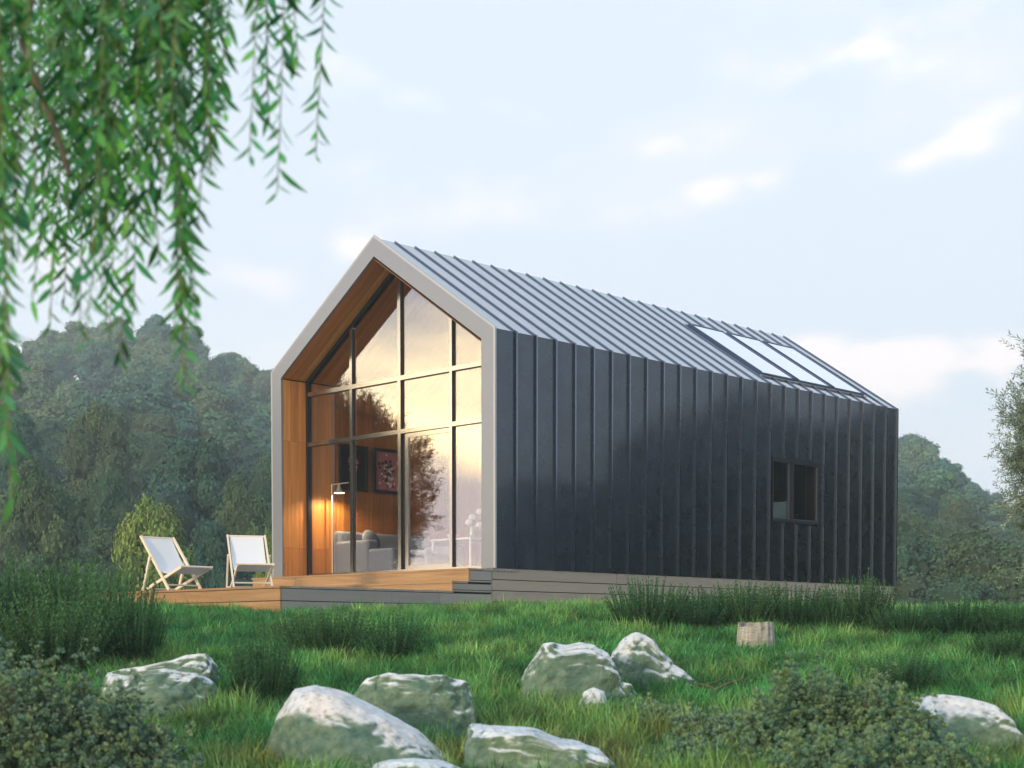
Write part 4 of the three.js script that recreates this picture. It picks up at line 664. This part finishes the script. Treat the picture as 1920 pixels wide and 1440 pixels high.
// ------------------------------------------------------------------ grass
{
  const variants = [0, 1, 2, 3].map((k) => { seed(500 + k); const L = new Leaves(); for (let i = 0; i < 15; i++) { const a = rr(0, 6.28), r = Math.sqrt(rnd()) * .06, h = rr(.08, .2) * (k === 3 ? 1.35 : 1), lean = rr(.15, .75) * h, b = V(Math.cos(i * 2.4) * r, -.02, Math.sin(i * 2.4) * r), w = rr(.003, .0058), sd = V(-Math.sin(a), 0, Math.cos(a)).multiplyScalar(w), m = b.clone().add(V(Math.cos(a) * lean * .35, h * .62, Math.sin(a) * lean * .35)), t = b.clone().add(V(Math.cos(a) * lean, h, Math.sin(a) * lean)), kb = rr(.55, 1.45), c = [kb * rr(.85, 1.25), kb, kb * rr(.7, 1.2)]; L.tri(b.clone().sub(sd), b.clone().add(sd), m.clone().add(sd.clone().multiplyScalar(.8)), c); L.tri(b.clone().sub(sd), m.clone().add(sd.clone().multiplyScalar(.8)), m.clone().sub(sd.clone().multiplyScalar(.8)), c); L.tri(m.clone().sub(sd.clone().multiplyScalar(.8)), m.clone().add(sd.clone().multiplyScalar(.8)), t, c); } return L.geo(); });
  const mats = [[], [], [], []], cols = [[], [], [], []], q = new THREE.Quaternion(), e = new THREE.Euler(); seed(510);
  const put = (s, l) => {
    const [x, z] = xzOf(s, l);
    if (x > -.1 && x < 11.2 && z < .02 && z > -5.5) return; if (x > -3.92 && x < .1 && z < .03 && z > -5.2) return;
    for (const [rx, rz, a, b] of rocks) { const dx = (x - rx), dz = (z - rz), u = (dx * RT.x + dz * RT.z) / a, v = (dx * FWH.x + dz * FWH.z) / b; if (u * u + v * v < 1) return; }
    const n = fbm(x * .8, z * .8, 1, 4), m = fbm(x * .22, z * .22, 7, 3), f = fbm(x * 2.5, z * 2.5, 5, 3), dry = clamp(.12 + n * 1.5 + m * 1.0 + f * .7 + rr(-.12, .16)), tall = clamp(.85 + f * 1.0 + n * .5, .4, 1.5), g = rr(.7, 1.25) * clamp(.95 + f * 1.3, .55, 1.4);
    const near = sstep(14, 9, s), brown = clamp(near * (n * 3.0 + .02) + (rnd() < .05 ? .8 : 0));
    let c = [lerp(.088, .30, dry), lerp(.31, .48, dry), lerp(.095, .15, dry)]; c = [lerp(c[0], .27, brown * .75), lerp(c[1], .23, brown * .75), lerp(c[2], .08, brown * .75)];
    const k = Math.floor(rnd() * 4), sc = rr(.7, 1.25) * tall * lerp(1, .8, sstep(12, 16, s)); e.set(rr(-.2, .2), rr(0, 6.28), rr(-.2, .2));
    mats[k].push(new THREE.Matrix4().compose(V(x, ground(x, z), z), q.setFromEuler(e), V(rr(.8, 1.3), sc, rr(.8, 1.3)))); cols[k].push(new THREE.Color().setRGB(c[0] * g, c[1] * g, c[2] * g));
  };
  const band = (s0, s1, dens) => { const lw = (s) => s * .40 + 2.2, area = (s1 - s0) * 2 * lw((s0 + s1) / 2); for (let i = 0; i < area * dens; i++) { const s = rr(s0, s1); put(s, rr(-1, 1) * lw(s)); } };
  band(6, 10, 190); band(10, 14, 230); band(14, 18, 230); band(18, 24, 200); band(24, 32, 110); band(32, 40, 60);
  mats.forEach((list, k) => { const im = new THREE.InstancedMesh(variants[k], M.blade, list.length); list.forEach((m, i) => { im.setMatrixAt(i, m); im.setColorAt(i, cols[k][i]); }); im.name = 'meadow_grass'; im.receiveShadow = true; im.castShadow = true; if (k === 0) { tag(im, 'green meadow grass with dry patches covering the whole slope', 'grass', null, 'stuff'); scene.add(im); globalThis.grassRoot = im; } else { stuffPart(im); globalThis.grassRoot.add(im); } });
}

// ------------------------------------------------------------------ hanging willow in the foreground
{
  seed(601);
  const origin = at(200, -500, 5.2), t = thing('weeping_willow', 'weeping willow branches hanging into the upper left corner, out of focus', 'tree', [origin.x, origin.y, origin.z]), rel = (p) => p.clone().sub(origin);
  const leaf = [leafGeo(.098, .024, 4, .22, .2), leafGeo(.108, .026, 4, .3, .2), leafGeo(.088, .023, 4, .12, .2)];
  const tubes = [], cand = [];
  // strands: [px at top, px at end, end py, depth, leaf density]
  const strands = [];
  const fixed = [[590, 592, 290, 5.4], [560, 520, 360, 5.2], [505, 468, 290, 5.0], [470, 505, 230, 5.6], [430, 420, 210, 5.2], [330, 350, 720, 5.0], [345, 325, 640, 5.4], [310, 362, 560, 5.6], [255, 225, 670, 5.0], [280, 250, 590, 5.5], [215, 160, 640, 4.8], [190, 200, 610, 5.3], [120, 60, 560, 5.2], [85, 20, 510, 4.9], [150, 120, 570, 5.6], [30, 35, 480, 5.1], [-40, 24, 930, 4.6], [-60, 10, 860, 4.9], [380, 372, 420, 5.2], [-20, 22, 890, 4.7], [-30, 14, 760, 4.8], [270, 300, 500, 5.3], [230, 190, 560, 5.1], [100, 95, 600, 5.4], [165, 150, 610, 5.0], [318, 335, 600, 5.2], [350, 368, 610, 5.3], [300, 270, 450, 5.0], [400, 395, 330, 5.7], [520, 500, 180, 5.8], [545, 560, 130, 5.4], [360, 340, 690, 5.8], [240, 205, 640, 5.9]];
  for (const f of fixed) strands.push(f);
  for (let i = 0; i < 76; i++) { const x = rr(-90, 420) * (i % 3 ? .85 : 1); strands.push([x + rr(-20, 40), x, rr(120, lerp(500, 300, clamp((x - 200) / 220))), rr(4.7, 7.2)]); }
  for (const [xa, xb, ye, D] of strands) {
    const top = at(xa + rr(-30, 30), -130 + rr(-60, 0), D + .15), end = at(xb, ye, D), mid = top.clone().lerp(end, .45).add(at(xa, 0, D).sub(at(xb, 0, D)).multiplyScalar(.12)).add(V(0, .03, 0)), c = new THREE.QuadraticBezierCurve3(rel(top), rel(mid), rel(end)), L = c.getLength();
    tubes.push(new THREE.TubeGeometry(c, 16, .0022, 5));
    const n = Math.max(5, Math.floor(L / .026));
    for (let i = 1; i <= n; i++) {
      const u = i / n, p = c.getPoint(u), tn = c.getTangent(u), side = i % 2 ? 1 : -1, swing = rr(-.9, .9), out = RT.clone().multiplyScalar(Math.cos(swing) * side).addScaledVector(FWH, Math.sin(swing)), d = tn.clone().multiplyScalar(rr(.75, 1.3)).addScaledVector(out, rr(.35, .85)), sc = rr(.65, 1.2) * (u > .94 ? .7 : 1), shade = rr(.3, 1.45), yl = rr(0, 1);
      if (rnd() < .06) continue;
      cand.push([p, basis(d, rr(-1.2, 1.2)).scale(V(sc, sc, sc)).setPosition(p), Math.floor(rnd() * 3), [lerp(.05, .13, yl) * shade, lerp(.30, .42, yl) * shade, lerp(.11, .07, yl) * shade], p.clone().add(origin).sub(CAM).dot(FW) / sc]);
    }
  }
  const bp = [[40, -160], [60, 0], [42, 68], [60, 130], [85, 200], [105, 245], [130, 330]].map(([x, y]) => rel(at(x, y, 5.0)));
  part('branch', new THREE.TubeGeometry(new THREE.CatmullRomCurve3(bp), 40, .0105, 8), std({ color: lin(.15, .115, .085), roughness: .9 }), t);
  part('branch', new THREE.TubeGeometry(new THREE.CatmullRomCurve3([[350, -160], [300, -40], [260, 60], [240, 160]].map(([x, y]) => rel(at(x, y, 5.9)))), 24, .008, 8), std({ color: lin(.13, .09, .07), roughness: .9 }), t);
  part('twigs', merge(tubes), std({ color: lin(.15, .15, .05), roughness: .8 }), t);
  const inView = (q) => { const w = q[0].clone().add(origin).sub(CAM), z = w.dot(FW), x = 960 + FPX * w.dot(RT) / z, y = CY - FPX * w.dot(UPV) / z; return x > 0 && y > 0; };
  cand.sort((a, b) => (inView(b) - inView(a)) || (a[4] - b[4]));
  const lm = [[.07, .34, .09], [.14, .48, .08], [.045, .24, .09], [.18, .52, .07], [.03, .17, .07]].map((c) => phys({ color: lin(...c), roughness: .45, transmission: .48, thickness: 0, ior: 1.4 }));
  const rest = new Leaves();
  cand.forEach(([p, m, k, c], i) => { if (i < 300) { const q = part('leaf', leaf[k], lm[i % 5], t); q.applyMatrix4(m); } else rest.add(leaf[k], m, c); });
  stuffPart(part('foliage', rest.geo(), phys({ vertexColors: true, roughness: .45, transmission: .48, thickness: 0, ior: 1.4 }), t));
}

renderer.render(scene, camera);
